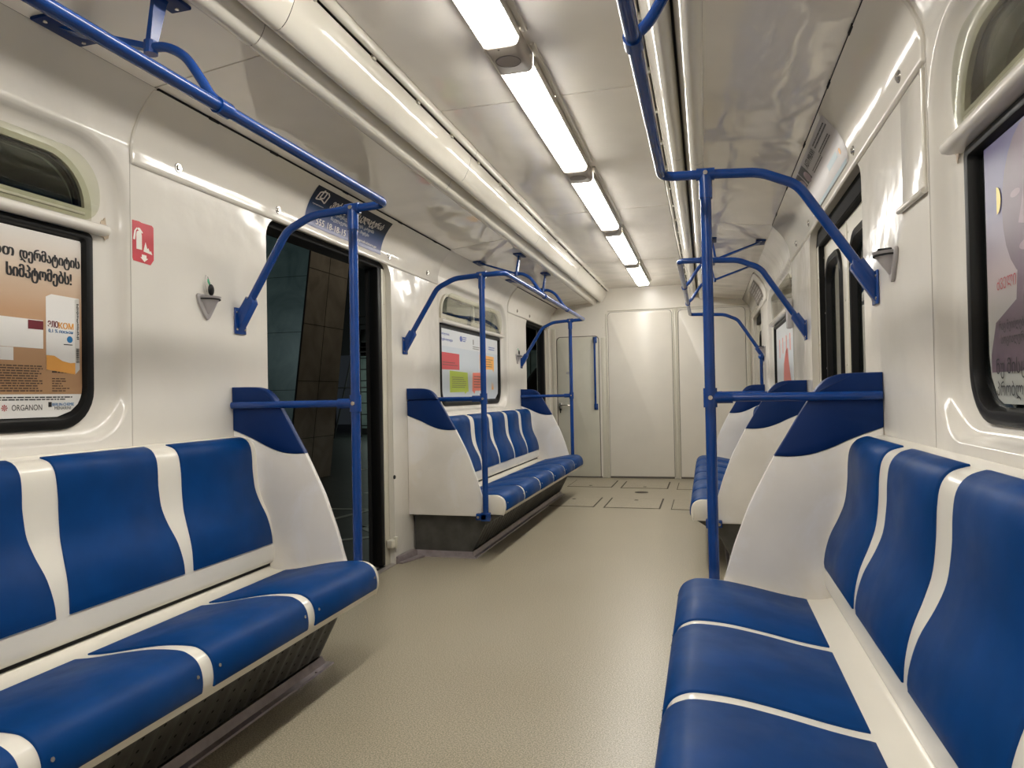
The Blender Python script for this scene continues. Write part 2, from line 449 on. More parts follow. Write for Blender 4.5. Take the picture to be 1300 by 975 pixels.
# floor hatches
HATCH = [(-.27, .27, 6.66, 7.30, 'centre', 'nearer the benches'), (-.92, -.35, 6.68, 7.30, 'left', 'nearer the benches'), (.35, .80, 6.64, 7.26, 'right', 'nearer the benches'),
         (-.27, .27, 8.05, 8.66, 'centre', 'close to the end wall'), (-.90, -.36, 8.09, 8.72, 'left', 'close to the end wall'), (.35, .92, 8.0, 8.60, 'right', 'close to the end wall')]
for (x0, x1, y0, y1, p, q) in HATCH:
    t = thing('floor_hatch', '%s square floor hatch lid with dark worn edge, row %s' % (p, q), 'hatch', ((x0+x1)/2, (y0+y1)/2, 0), 'hatch lids in the floor')
    m = MB(); m.box(x0+.02, x1-.02, y0+.02, y1-.02, 0.0002, .0030); m.build('lid', 'floor', t, smooth=False)
    m = MB()
    wl, wr = (.016, .016) if p == 'centre' else (.008, .014)
    for a, b, c, d in ((x0+.02-wl, x0+.02, y0, y1), (x1-.02, x1-.02+wr, y0, y1), (x0+.02, x1-.02, y0+.006, y0+.018), (x0+.02, x1-.02, y1-.018, y1-.010)):
        m.box(a, b, c, d, .0003, .0018)
    m.build('edge_groove', 'hatchline', t, smooth=False)
    m = MB(); m.cyl(((x0+x1)/2, y1-.14 if y0 < 7.5 else y0+.12, .003), ((x0+x1)/2, y1-.14 if y0 < 7.5 else y0+.12, .0045), .022, .018, 14)
    m.build('lift_socket', 'hatchline', t)

# ------------------------------------------------------------------ ceiling
def ceiling():
    mb = MB()
    ys = [YB, -1.02, 1.025, 3.07, 5.12, 7.16, YE]
    for a, b in zip(ys[:-1], ys[1:]):
        for x0, x1 in ((-.470, .470),):
            n = 8
            mb.box(x0, x1, a+.004, b-.004, 2.42, 2.44)
    fl = [YB, -.93, 2.05, 5.03, 8.47, YE]
    for s in (-1, 1):
        for a, b in zip(fl[:-1], fl[1:]):
            mb.prism([(s*1.157, 2.198), (s*.705, 2.252), (s*.705, 2.27), (s*1.157, 2.216)], 'Y', a+.0032, b-.0032)
    mb.cur = 1
    mb.box(-1.2, 1.2, YB, YE, 2.445, 2.47)
    for s in (-1, 1):
        mb.prism([(s*1.18, 2.222), (s*.69, 2.28), (s*.69, 2.30), (s*1.18, 2.24)], 'Y', YB, YE)
    return struct(mb, 'ceiling', ['ceil', 'seam'], smooth=False)
ceiling()

# twin longitudinal ducts each side, in lengths butted end to end
cuts = [YB, 0.2, 1.93, 3.62, 5.33, 7.05, YE]
for s, nm in ((-1, 'trim_2'), (1, 'trim_3')):
    mb = MB()
    small = spline([(.714, 2.262), (.711, 2.242), (.700, 2.226), (.680, 2.218), (.658, 2.224), (.640, 2.243), (.627, 2.270), (.622, 2.300)], 3)
    big = spline([(.615, 2.320), (.6145, 2.285), (.606, 2.262), (.590, 2.252), (.570, 2.256), (.550, 2.274), (.532, 2.305), (.518, 2.340), (.510, 2.372), (.508, 2.392)], 3)
    strip = spline([(.503, 2.43), (.501, 2.400), (.495, 2.391), (.485, 2.391), (.478, 2.400), (.474, 2.418), (.472, 2.43)], 2)
    for a, b in zip(cuts[:-1], cuts[1:]):
        for prof in (small, big, strip):
            pl = [(s*p.x, p.y) for p in prof]
            rings = [[(x, y, z) for x, z in pl] for y in (a+.0015, a+.003, b-.003, b-.0015)]
            mb.loft(rings, close=False, cap=False)
    # clips along the slot
    y = .3
    while y < YE-.2:
        mb.box(s*.512, s*.498, y-.012, y+.012, 2.384, 2.402, .003); y += .43
    mb.cur = 1
    mb.box(s*.500, s*.513, YB, YE, 2.41, 2.43); mb.box(s*.606, s*.632, YB, YE, 2.305, 2.33)
    mb.box(s*.47, s*.72, YB, YE, 2.45, 2.46)
    struct(mb, nm, ['duct', 'void'], angle=30)

# black seal line where the cove meets the ceiling over the doors
for s, nm in ((-1, 'trim_4'), (1, 'trim_5')):
    mb = MB()
    for a, b in ((2.06, 5.02), (7.0, 9.0)):
        mb.box(s*1.150, s*1.160, a, b, 2.1905, 2.2005)
    for y in (2.35, 2.75, 3.4, 4.1, 4.7):
        mb.box(s*1.147, s*1.161, y-.03, y+.03, 2.187, 2.199, .002)
    struct(mb, nm, 'void', smooth=False)

# ------------------------------------------------------------------ end wall and back wall
def endprofile(inset=0):
    r = [(t, z) for t, z in PROF_COVE]+[(.71, 2.262), (.62, 2.30), (.51, 2.40), (.48, 2.425)]
    return [(-W, 0), (W, 0)]+[(t, z) for t, z in r]+[(-t, z) for t, z in r[::-1]]
mb = MB(); mb.prism([(-1.42, -.02), (1.42, -.02), (1.42, 2.48), (-1.42, 2.48)], 'Y', YE, YE+.04)
struct(mb, 'wall_end', 'endwall', smooth=False)
mb = MB(); mb.prism([(-1.42, -.02), (1.42, -.02), (1.42, 2.48), (-1.42, 2.48)], 'Y', YB-.04, YB)
struct(mb, 'wall_back', 'endwall', smooth=False)

# end-wall mouldings
mb = MB()
def vstrip(x0, x1, z0, z1, d=.008): mb.box(x0, x1, YE-d, YE+.004, z0, z1, .003)
vstrip(-.590, -.528, .0, 1.80); vstrip(-.525, -.505, .0, 2.10, .014)
vstrip(.308, .322, .02, 2.12, .014); vstrip(.326, .362, 0, 2.13, .010); vstrip(.366, .378, .02, 2.12, .014)
vstrip(1.185, 1.235, .0, 2.08, .012); vstrip(-1.235, -1.185, 0, 1.93, .012)
mb.box(-.50, 1.2, YE-.010, YE+.003, 2.128, 2.140, .003)
for x in (-.56, .344):
    for k in range(7): mb.cyl((x, YE-.012, .12+k*.30), (x, YE-.006, .12+k*.30), .006, .005, 8)
struct(mb, 'trim_6', 'jamb')
# rounded frame of the large centre panel + panel itself
def panel_obj(name, x0, x1, z0, z1, r, mat, label, d=.012):
    m = MB(); m.prism(rrect(x0, x1, z0, z1, (0.005, .005, r, r), 6), 'Y', YE-.001, YE-d, .004)
    o = m.build(name, mat, None, loc=((x0+x1)/2, YE, z0)); return tag(o, label, 'wall panel', 'flush panels of the end wall')
panel_obj('wall_panel', -.496, .302, .022, 2.112, .05, 'endwall', 'tall wide cream panel with rounded top corners in the middle of the end wall')
panel_obj('wall_panel', .384, 1.175, .022, 2.105, .05, 'endwall', 'tall cream end wall panel right of the middle strip, partly behind the pole')
mb = MB()
mb.box(-1.18, -.60, YE-.016, YE-.001, .003, .014); mb.box(-.50, .30, YE-.016, YE-.001, .002, .02); mb.box(.38, 1.18, YE-.016, YE-.001, .002, .02)
for rect, r in (((-.500, .306, .018, 2.116), .05), ((.380, 1.179, .018, 2.109), .05)):
    L_ = rrect(rect[0], rect[1], rect[2], rect[3], (.005, .005, r, r), 6)
    mb.prism(L_, 'Y', YE-.0005, YE-.0018)
struct(mb, 'trim_7', 'seam', smooth=False)

# cab door (left of the end wall)
def cab_door():
    m = MB(); m.prism(rrect(-1.165, -.625, .016, 1.815, (.004, .004, .05, .05), 6), 'Y', YE-.001, YE-.010, .003)
    d = struct(m, 'door_3', 'cabdoor', loc=(-.9, YE, 0))
    m = MB(); L1 = rrect(-1.175, -.615, .010, 1.825, (.004, .004, .055, .055), 6); L0 = rrect(-1.165, -.625, .016, 1.815, (.004, .004, .05, .05), 6)
    V, F = sheet_holes(L1, [L0], lambda u, v: (u, YE-.004, v)); m.add(V, F); m.build('door_gap', 'seam', d)
    m = MB(); yy = YE-.010
    m.box(-1.150, -1.112, yy-.012, yy, .868, .965, .004)
    m.cyl((-1.131, yy-.008, .938), (-1.131, yy-.055, .938), .010); m.tube(fillet([(-1.131, yy-.045, .938), (-1.128, yy-.055, .938), (-1.03, yy-.055, .938), (-1.0, yy-.048, .930)], .01), .008)
    m.build('lever_handle', 'chrome', d)
    m = MB(); m.cyl((-1.131, yy-.014, .878), (-1.131, yy-.020, .878), .013); m.box(-1.137, -1.125, yy-.021, yy-.012, .835, .873); m.build('keyhole', 'void', d)
    m = MB(); m.prism([(-1.02+.035*math.cos(a*PI/6), 1.352+.018*math.sin(a*PI/6)) for a in range(12)], 'Y', yy-.0005, yy-.002); m.build('door_sticker', 'cone', d, label='small faded lilac sticker')
cab_door()
# blue grab handle beside cab door
t = thing('door_handrail', 'vertical blue grab handle on the cab door at its right edge', 'grab handle', (-.665, YE-.02, .90))
m = MB(); m.cyl((-.665, YE-.065, .90), (-.665, YE-.065, 1.80), .013, None, 14); m.build('grip', 'pole', t)
for z in (.915, 1.775):
    m = MB(); m.box(-.69, -.64, YE-.022, YE-.0105, z-.045, z+.035, .004); m.cyl((-.665, YE-.015, z), (-.665, YE-.07, z), .013); m.build('mounting_foot', 'pole', t)

# ------------------------------------------------------------------ inspection panels over the doors
def cove_profile(off=0):
    base = [(1.2655, 1.940), (1.2600, 1.944), (1.2570, 1.952), (1.2570, 1.985), (1.2540, 2.015), (1.243, 2.055), (1.224, 2.097), (1.199, 2.134), (1.172, 2.166), (1.150, 2.189)]
    P = spline([(t-off, z, 0) for t, z in base], 3); return [(p.x, p.y) for p in P]
def cove_map(s, off):
    P = cove_profile(off); L = [0]
    for a, b in zip(P[:-1], P[1:]): L.append(L[-1]+math.hypot(b[0]-a[0], b[1]-a[1]))
    def fn(y, v):   # v = arc length from the bottom lip
        v = max(0, min(L[-1]-1e-6, v))
        for i in range(len(P)-1):
            if L[i+1] >= v: break
        k = (v-L[i])/max(1e-9, L[i+1]-L[i])
        return (s*(P[i][0]+(P[i+1][0]-P[i][0])*k), y, P[i][1]+(P[i+1][1]-P[i][1])*k)
    return fn, L[-1]
def inspection_panel(s, y0, y1, locks, label):
    t = thing('inspection_panel', label, 'access panel', (s*1.25, (y0+y1)/2, 1.94), 'curved panels over the doors')
    m = MB(); P = cove_profile()
    prof = [(s*1.268, 1.940)]+[(s*a, b) for a, b in P]
    rings = []
    for y, d in ((y0, .012), (y0+.004, .004), (y0+.012, 0), (y1-.012, 0), (y1-.004, .004), (y1, .012)):
        rings.append([(s*1.269, y, 1.940)]+[(s*(a+d*.8), y, b) for a, b in P]+[(s*(a+.018), y, b+.006) for a, b in P[:6:-2]])
    m.loft(rings); m.build('cover', 'panel', t, angle=30)
    for y in locks:
        m = MB(); c = Vector((s*1.2565, y, 1.992)); n = Vector((-s, 0, -.05)).normalized()
        m.cyl(c, c+n*.004, .019, .017, 18); m.cyl(c+n*.004, c+n*.009, .011, .010, 14); m.build('lock', 'chrome', t)
    return t
inspection_panel(-1, 2.05, 5.03, (2.275, 2.935, 4.156, 4.80), 'glossy curved cream panel over the open left door nearer the viewer, with round locks')
inspection_panel(1, 2.05, 5.03, (2.256, 2.91, 4.11, 4.66), 'glossy curved cream panel over the closed right door nearer the viewer, with round locks')
inspection_panel(-1, 7.0, 9.0, (7.35, 7.9), 'small curved cream panel over the far left door beside the end wall')
inspection_panel(1, 7.0, 9.0, (7.35, 7.9), 'small curved cream panel over the far right door beside the end wall')

# ------------------------------------------------------------------ stickers on the cove
fnL, ARC = cove_map(-1, .0015)
def sticker_left():
    y0, y1 = 3.16, 4.03; v0, v1 = .045, ARC-.028
    m = MB(); fn, _ = cove_map(-1, .0022); add_quad(m, y0, y1, v0, v1, fn, 1, 40)
    o = m.build('sticker', 'print_navy', None, loc=(-1.24, (y0+y1)/2, 2.0)); tag(o, 'dark navy advertising sticker with white Georgian text and a phone number above the left door', 'sticker')
    f2, _ = cove_map(-1, .0036); H = v1-v0
    def F(u, v): return f2(y0+u*(y1-y0), v0+v*H)
    m = MB()
    add_text(m, 'ვიბარებთ მაკულატურას', .21, .90, .60, .86, F, .012, .03)
    m.build('headline', 'stickerwhite', o, smooth=False); m = MB()
    add_text(m, 'გადავამუშავებთ ქაღალდს, კარტონს', .24, .83, .46, .57, F)
    add_text(m, 'მაკულატურის ჩაბარება, წიგნები', .27, .78, .32, .43, F)
    m.build('small_text', 'stickerwhite', o, smooth=False); m = MB()
    add_text(m, '555 18-18-15', .12, .48, .09, .25, F, .01); m.build('phone_number', 'stickerwhite', o, smooth=False); m = MB()
    add_text(m, 'www.mymakulatura.ge', .53, .92, .11, .20, F, .008)
    m.build('web_address', 'stickerwhite', o, smooth=False); m = MB()
    add_text(m, 'mymakulatura', .035, .155, .52, .56, F, .01)
    # open-book emblem in outline
    def line(pts, w=.006):
        for a, b in zip(pts[:-1], pts[1:]):
            d = Vector((b[0]-a[0], (b[1]-a[1])*.35)); d.normalize(); n = Vector((-d.y, d.x/.35))*w
            add_poly(m, [(a[0]-n.x, a[1]-n.y), (b[0]-n.x, b[1]-n.y), (b[0]+n.x, b[1]+n.y), (a[0]+n.x, a[1]+n.y)], F)
    line([(.085, .90), (.055, .86), (.045, .66), (.10, .70), (.145, .64), (.155, .86), (.13, .92)])
    line([(.085, .90), (.075, .72), (.115, .74), (.12, .92), (.10, .90), (.085, .94), (.085, .90)])
    m.build('book_emblem', 'stickerwhite', o, smooth=False, label='white outlined open book')
sticker_left()
def sticker_right():
    y0, y1 = 3.0, 3.92; v0, v1 = .045, ARC-.02
    f1, _ = cove_map(1, .0022); f2, _ = cove_map(1, .0036); H = v1-v0
    m = MB(); add_quad(m, y0, y1, v0, v1, f1, 1, 40)
    o = m.build('sticker', 'print_lilac', None, loc=(1.24, (y0+y1)/2, 2.0)); tag(o, 'pale lilac advertising sticker with dark photographs on the cove above the right door', 'sticker')
    def F(u, v): return f2(y1-u*(y1-y0), v0+v*H)
    m = MB(); add_quad(m, .01, .15, .62, .97, F, 3, 3); add_quad(m, .17, .31, .62, .97, F, 3, 3); m.build('photographs', 'print_black', o, smooth=False, label='two dark square photographs')
    m = MB()
    for c, w in ((.09, .05), (.25, .05)): add_poly(m, [(c+w*math.cos(a*PI/8), .72+.13*math.sin(a*PI/8)) for a in range(16)], lambda u, v: tuple(Vector(F(u, v))+Vector((-.0006, 0, -.0003))))
    m.build('photographed_cloth', 'print_face2', o, smooth=False)
    m = MB(); add_text(m, 'ASTI MRAVI', .35, .60, .80, .93, F, .02); small_print(m, .64, .96, .82, .94, 2, F, .5); small_print(m, .64, .92, .66, .76, 2, F, .5); small_print(m, .38, .66, .60, .70, 2, F, .45)
    m.build('lettering', 'print_black', o, smooth=False, label='black lettering')
    m = MB(); add_quad(m, .62, .84, .30, .42, F); add_quad(m, .02, .97, .0, .10, F); m.build('blue_bands', 'print_lightblue', o, smooth=False)
    m = MB(); add_poly(m, [(.90+.018*math.cos(a*PI/6), .33+.06*math.sin(a*PI/6)) for a in range(12)], F); m.build('orange_dot', 'print_orange', o, smooth=False)
sticker_right()
# grey sticker on the far right panel
m = MB(); f1, A_ = cove_map(1, .0022); add_quad(m, 7.25, 8.1, .06, A_-.03, f1, 1, 40)
o = m.build('sticker', 'print_grey', None, loc=(1.24, 7.7, 2.0)); tag(o, 'small dark grey sticker with pale text blocks on the far right cove panel', 'sticker')
m = MB(); f2, _ = cove_map(1, .0036)
for a, b in ((7.35, 7.65), (7.70, 8.0)):
    for k in range(6): add_quad(m, a, b, .09+k*.028, .105+k*.028, f2)
m.build('lettering', 'cone', o, smooth=False)

# ------------------------------------------------------------------ windows
def window(s, yc, n, mull):
    X = lambda x: s*x
    x0 = W+.05
    # rubber
    m = MB(); a = rrect(yc-.845, yc+.845, 1.000, 1.668, (.13, .13, .02, .02), 8); b = rrect(yc-.805, yc+.805, 1.042, 1.635, (.10, .10, .012, .012), 8)
    mid = rrect(yc-.825, yc+.825, 1.020, 1.652, (.115, .115, .015, .015), 8)
    rings = [[(X(x0+.003), y, z) for y, z in a], [(X(x0-.008), y, z) for y, z in rrect(yc-.840, yc+.840, 1.005, 1.664, (.128, .128, .02, .02), 8)], [(X(x0-.013), y, z) for y, z in mid], [(X(x0-.010), y, z) for y, z in rrect(yc-.812, yc+.812, 1.034, 1.641, (.105, .105, .012, .012), 8)], [(X(x0+.004), y, z) for y, z in b], [(X(x0+.02), y, z) for y, z in b]]
    m.loft(rings, True, False)
    w = struct(m, 'window_%d' % n, 'black', loc=(X(x0), yc, 1.0))
    m = MB(); m.prism(rrect(yc-.815, yc+.815, 1.03, 1.645, (.1, .1, .01, .01), 6), 'X', X(x0+.012), X(x0+.016)); m.build('pane', 'glass', w, smooth=False)
    # rail between pane and vent
    m = MB(); prof = [(X(x0+.004), 1.666), (X(x0-.03), 1.664), (X(x0-.045), 1.668), (X(x0-.050), 1.678), (X(x0-.048), 1.690), (X(x0-.038), 1.698), (X(x0+.004), 1.703)]
    m.prism(prof, 'Y', yc-.875, yc+.875); m.build('window_rail', 'wall', w, angle=50)
    # vent frame
    m = MB(); o = rrect(yc-.83, yc+.83, 1.703, 1.915, (.004, .004, .17, .17), 8); i = rrect(yc-.80, yc+.80, 1.742, 1.893, (.004, .004, .145, .145), 8)
    m.loft([[(X(x0+.003), y, z) for y, z in o], [(X(x0-.016), y, z) for y, z in rrect(yc-.828, yc+.828, 1.705, 1.913, (.004, .004, .168, .168), 8)], [(X(x0-.016), y, z) for y, z in i], [(X(x0+.02), y, z) for y, z in i]], True, False)
    m.box(X(x0-.020), X(x0+.003), yc-.80, yc+.80, 1.718, 1.728, .002)
    if mull: m.box(X(x0-.014), X(x0+.01), yc-.014, yc+.014, 1.73, 1.905, .003)
    m.build('vent_frame', 'beige', w, angle=30)
    m = MB(); i2 = rrect(yc-.787, yc+.787, 1.748, 1.882, (.004, .004, .135, .135), 8)
    m.loft([[(X(x0-.004), y, z) for y, z in i], [(X(x0-.006), y, z) for y, z in i2], [(X(x0+.02), y, z) for y, z in i2]], True, False); m.build('vent_seal', 'black', w)
    m = MB(); m.prism(i2, 'X', X(x0+.004), X(x0+.008)); m.v = [(x-s*.07*(z-1.815), y, z) for x, y, z in m.v]; m.build('vent_pane', 'glass', w, smooth=False)
    if mull:
        for yy in (yc-.33, yc+.33):
            m = MB(); m.box(X(x0-.02), X(x0-.002), yy-.05, yy+.05, 1.862, 1.882, .006); m.build('vent_catch', 'black', w)
    # acrylic wind deflector
    m = MB(); m.prism(rrect(yc-.72, yc+.855, 1.703, 1.925, (.004, .07, .14, .1), 8), 'X', X(x0-.024), X(x0-.027)); m.v = [(x-s*.07*(z-1.815), y, z) for x, y, z in m.v]; m.build('wind_deflector', 'plexi', w, smooth=False)
    # rust where the rail meets the recess
    m = MB()
    for e in (-1, 1):
        m.prism([(yc+e*(.889)+.017*math.cos(k*PI/10)*(.6+.8*random.random()), 1.690+.036*math.sin(k*PI/10)*(.6+.7*random.random())) for k in range(20)], 'X', X(x0-.0045), X(x0-.0065))
    m.build('rust_stain', 'rust', w, smooth=False)
    return w
window(-1, 1.09, 1, False); window(-1, 6.02, 2, True); window(1, 1.09, 3, False); window(1, 6.02, 4, True)

# ------------------------------------------------------------------ posters in the windows
XP = W+.05+.006
def layer(s, k):
    return lambda u, v: (s*(XP-.0008*k), u if s < 0 else u, v)
def poster_left():
    s = -1
    m = MB(); F0 = layer(s, 0)
    pts = [(.29, 1.05), (1.79, 1.05), (1.895, 1.105), (1.895, 1.632), (.29, 1.632)]
    body = [(.29, 1.118), (1.895, 1.118), (1.895, 1.632), (.29, 1.632)]
    add_poly(m, body, F0)
    o = m.build('window_poster', 'print_tan', None, loc=(-XP, 1.09, 1.05), smooth=False)
    tag(o, 'tan skin cream advertisement with white cartons and Georgian headline behind the near left window', 'poster')
    F1 = layer(s, 1); F2 = layer(s, 2); F3 = layer(s, 3)
    m = MB(); add_poly(m, [(.29, 1.045), (1.80, 1.045), (1.85, 1.062), (1.895, 1.10), (1.895, 1.118), (.29, 1.118)], F0); m.build('footer', 'print_white', o, smooth=False, label='white footer with makers names')
    m = MB()
    add_text(m, 'გაწუხებთ', 1.43, 1.655, 1.528, 1.576, F1, .02); add_text(m, 'დერმატიტის', 1.675, 1.888, 1.526, 1.574, F1, .02)
    add_text(m, 'და მის', 1.45, 1.60, 1.465, 1.520, F1, .012); add_text(m, 'სიმპტომებს!', 1.632, 1.856, 1.466, 1.520, F1, .02)
    m.build('headline', 'print_black', o, smooth=False)
    # carton on the right
    m = MB(); add_poly(m, [(1.762, 1.197), (1.868, 1.183), (1.868, 1.432), (1.762, 1.43)], F1); add_poly(m, [(1.762, 1.43), (1.868, 1.432), (1.886, 1.437), (1.782, 1.440)], F1); m.build('carton', 'print_white', o, smooth=False)
    m = MB(); add_poly(m, [(1.868, 1.183), (1.886, 1.20), (1.886, 1.437), (1.868, 1.432)], F1); m.build('carton_side', 'print_side', o, smooth=False)
    m = MB(); add_poly(m, [(1.762, 1.197), (1.868, 1.183), (1.868, 1.222), (1.85, 1.220), (1.82, 1.226), (1.79, 1.242), (1.762, 1.243)], F2); add_text(m, 'КОМ', 1.807, 1.862, 1.331, 1.352, F2, .02); m.build('carton_wave', 'print_orange', o, smooth=False)
    m = MB(); add_text(m, 'ЭЛО', 1.768, 1.805, 1.333, 1.354, F2, .02); add_quad(m, 1.70, 1.752, 1.322, 1.350, F2); m.build('carton_name', 'print_maroon', o, smooth=False)
    m = MB(); add_text(m, '0,1 % лосьон', 1.770, 1.860, 1.315, 1.328, F2, .012); add_poly(m, [(1.848+.011*math.cos(a*PI/8), 1.298+.011*math.sin(a*PI/8)) for a in range(16)], F2)
    add_text(m, 'BERLIN-CHEMIE', 1.782, 1.862, 1.080, 1.090, F1, .012); m.build('blue_print', 'print_blue', o, smooth=False)
    m = MB()
    for k in range(12): add_quad(m, 1.871, 1.883, 1.300+.0, 1.300, F2)
    y = 1.222
    while y < 1.27: h = .001+random.random()*.003; add_quad(m, 1.872, 1.884, y, y+h, F2); y += h+.0015
    y = 1.30
    while y < 1.42: add_quad(m, 1.874+random.random()*.003, 1.880+random.random()*.004, y, y+.0035, F2); y += .0055
    add_quad(m, 1.825, 1.858, 1.279, 1.282, F2)
    add_poly(m, [(1.768, 1.077), (1.780, 1.077), (1.780, 1.093), (1.768, 1.093)], F1)
    m.build('barcode', 'print_black', o, smooth=False); m = MB(); add_text(m, 'ORGANON', 1.645, 1.746, 1.068, 1.086, F1, .0)
    add_text(m, 'MENARINI', 1.790, 1.85, 1.068, 1.078, F1, .0)
    small_print(m, 1.2, 1.87, 1.098, 1.112, 2, F1, .5)
    m.build('footer_lettering', 'print_black', o, smooth=False)
    m = MB()
    for a in range(8):
        t = a*PI/4; add_poly(m, [(1.622+.010*math.cos(t+j), 1.077+.010*math.sin(t+j)) if j else (1.622, 1.077) for j in (0, -.2, .2)], F1)
    m.build('footer_emblem', 'print_red', o, smooth=False)
    # pale cartons further left
    m = MB(); add_poly(m, [(1.40, 1.265), (1.752, 1.262), (1.752, 1.352), (1.40, 1.356)], F1); add_poly(m, [(1.30, 1.225), (1.652, 1.222), (1.652, 1.262), (1.30, 1.262)], F1); m.build('tube_carton', 'print_white', o, smooth=False)
    m = MB(); small_print(m, 1.35, 1.752, 1.125, 1.21, 11, F1, .5, .05); small_print(m, 1.782, 1.86, 1.185, 1.195, 1, F1, .6); small_print(m, 1.782, 1.85, 1.125, 1.172, 6, F1, .4, .5); m.build('small_print', 'print_brown', o, smooth=False)
poster_left()

def poster_right():
    s = 1; m = MB(); F0 = layer(s, 0); F1 = layer(s, 1); F2 = layer(s, 2); F3 = layer(s, 3)
    add_poly(m, [(.29, 1.632), (.29, 1.05), (1.77, 1.05), (1.80, 1.062), (1.835, 1.11), (1.845, 1.16), (1.845, 1.632)], F0)
    o = m.build('window_poster', 'print_violet', None, loc=(XP, 1.09, 1.05), smooth=False)
    tag(o, 'violet poster with a pale painted face and Georgian lettering in the near right window', 'poster')
    m = MB(); add_poly(m, [(1.62+.13*math.cos(a*PI/12), 1.47+.16*math.sin(a*PI/12)) for a in range(24)], layer(s, 1.4))
    add_poly(m, [(1.56, 1.34), (1.68, 1.34), (1.69, 1.27), (1.80, 1.23), (1.83, 1.16), (1.83, 1.12), (1.3, 1.12), (1.3, 1.27), (1.55, 1.28)], F1)
    m.build('printed_face', 'print_face', o, smooth=False)
    m = MB()
    add_poly(m, [(1.640, 1.50), (1.652, 1.46), (1.668, 1.425), (1.640, 1.418)], F2)
    for y in (1.60, 1.68): add_poly(m, [(y+.024*math.cos(a*PI/8), 1.49+.008*math.sin(a*PI/8)) for a in range(16)], F2)
    add_poly(m, [(1.635+.032*math.cos(a*PI/8), 1.375+.010*math.sin(a*PI/8)) for a in range(16)], F2)
    m.build('printed_features', 'print_face2', o, smooth=False)
    m = MB(); add_poly(m, [(1.776-.022*math.sin(a*PI/10), 1.497+.030*math.cos(a*PI/10)) for a in range(11)], F2); m.build('painted_half_disc_reflection', 'paint_reflection', o, smooth=False)  # light reflection on the glass, painted onto the poster as a half disc
    R = lambda u, v: F3(1.845-u, v)
    m = MB()
    add_text(m, 'რაც შეიძლება', .065, .20, 1.205, 1.232, R); add_text(m, 'სოციალური', .075, .20, 1.175, 1.202, R)
    add_text(m, 'ნუ მისცემ', .045, .24, 1.105, 1.150, R, .005); add_text(m, 'პრობლემას', .045, .26, 1.058, 1.100, R, .005)
    m.build('lettering', 'print_black', o, smooth=False)
    m = MB(); add_text(m, 'ᲫᲕᲔᲚᲘ', .06, .16, 1.300, 1.325, R, .0); m.build('red_lettering', 'print_red', o, smooth=False)
poster_right()

def poster_far_left():
    s = -1; m = MB(); F0 = layer(s, 0); F1 = layer(s, 1); F2 = layer(s, 2)
    add_poly(m, [(5.22, 1.05), (6.70, 1.05), (6.79, 1.10), (6.80, 1.15), (6.80, 1.632), (5.22, 1.632)], F0)
    o = m.build('window_poster', 'print_pale', None, loc=(-XP, 6.02, 1.05), smooth=False)
    tag(o, 'pale blue poster with coloured speech-bubble notes in the far left window', 'poster')
    m = MB(); add_quad(m, 5.22, 6.80, 1.49, 1.632, F1); m.build('header', 'print_pale2', o, smooth=False)
    for nm, mt, pts in (('red_note', 'note_red', [(5.22, 1.30), (5.66, 1.305), (5.66, 1.44), (5.22, 1.44)]), ('green_note', 'note_green', [(5.42, 1.115), (5.78, 1.118), (5.80, 1.10), (5.84, 1.118), (5.89, 1.12), (5.87, 1.288), (5.42, 1.295)]),
                        ('orange_note', 'note_orange', [(6.22, 1.33), (6.62, 1.335), (6.65, 1.31), (6.67, 1.335), (6.67, 1.462), (6.22, 1.465)]), ('coral_note', 'note_pink', [(5.99, 1.13), (6.05, 1.10), (6.08, 1.13), (6.36, 1.13), (6.36, 1.30), (6.01, 1.29)])):
        m = MB(); add_poly(m, pts, F1); m.build(nm, mt, o, smooth=False)
    m = MB(); add_poly(m, [(6.58, 1.14), (6.60, 1.22), (6.615, 1.15), (6.635, 1.21), (6.65, 1.14)], F1); m.build('orange_mark', 'note_orange', o, smooth=False)
    m = MB()
    for a, b, c, d, r in ((5.47, 5.84, 1.15, 1.25, 6), (6.04, 6.33, 1.15, 1.27, 5), (6.26, 6.63, 1.35, 1.44, 4), (5.26, 5.62, 1.33, 1.37, 2)): small_print(m, a, b, c, d, r, F2, .3, .3)
    small_print(m, 6.02, 6.22, 1.50, 1.535, 2, F2, .4, .2); add_quad(m, 6.03, 6.05, 1.545, 1.59, F2)
    m.build('note_text', 'print_grey', o, smooth=False)
    m = MB(); add_text(m, 'თბილისის', 5.24, 5.42, 1.575, 1.60, F2, .02); add_text(m, 'მეტროპოლიტენი', 5.24, 5.50, 1.53, 1.555, F2, .02)
    add_poly(m, [(5.71+.035*math.cos(a*PI/8), 1.575+.025*math.sin(a*PI/8)) for a in range(16)], F2); small_print(m, 5.75, 5.85, 1.55, 1.60, 3, F2, .5, .2); small_print(m, 6.5, 6.72, 1.52, 1.56, 2, F2, .5, .2)
    m.build('blue_logos', pbr('printed_logo_blue', '#5566b0', .4), o, smooth=False)
poster_far_left()
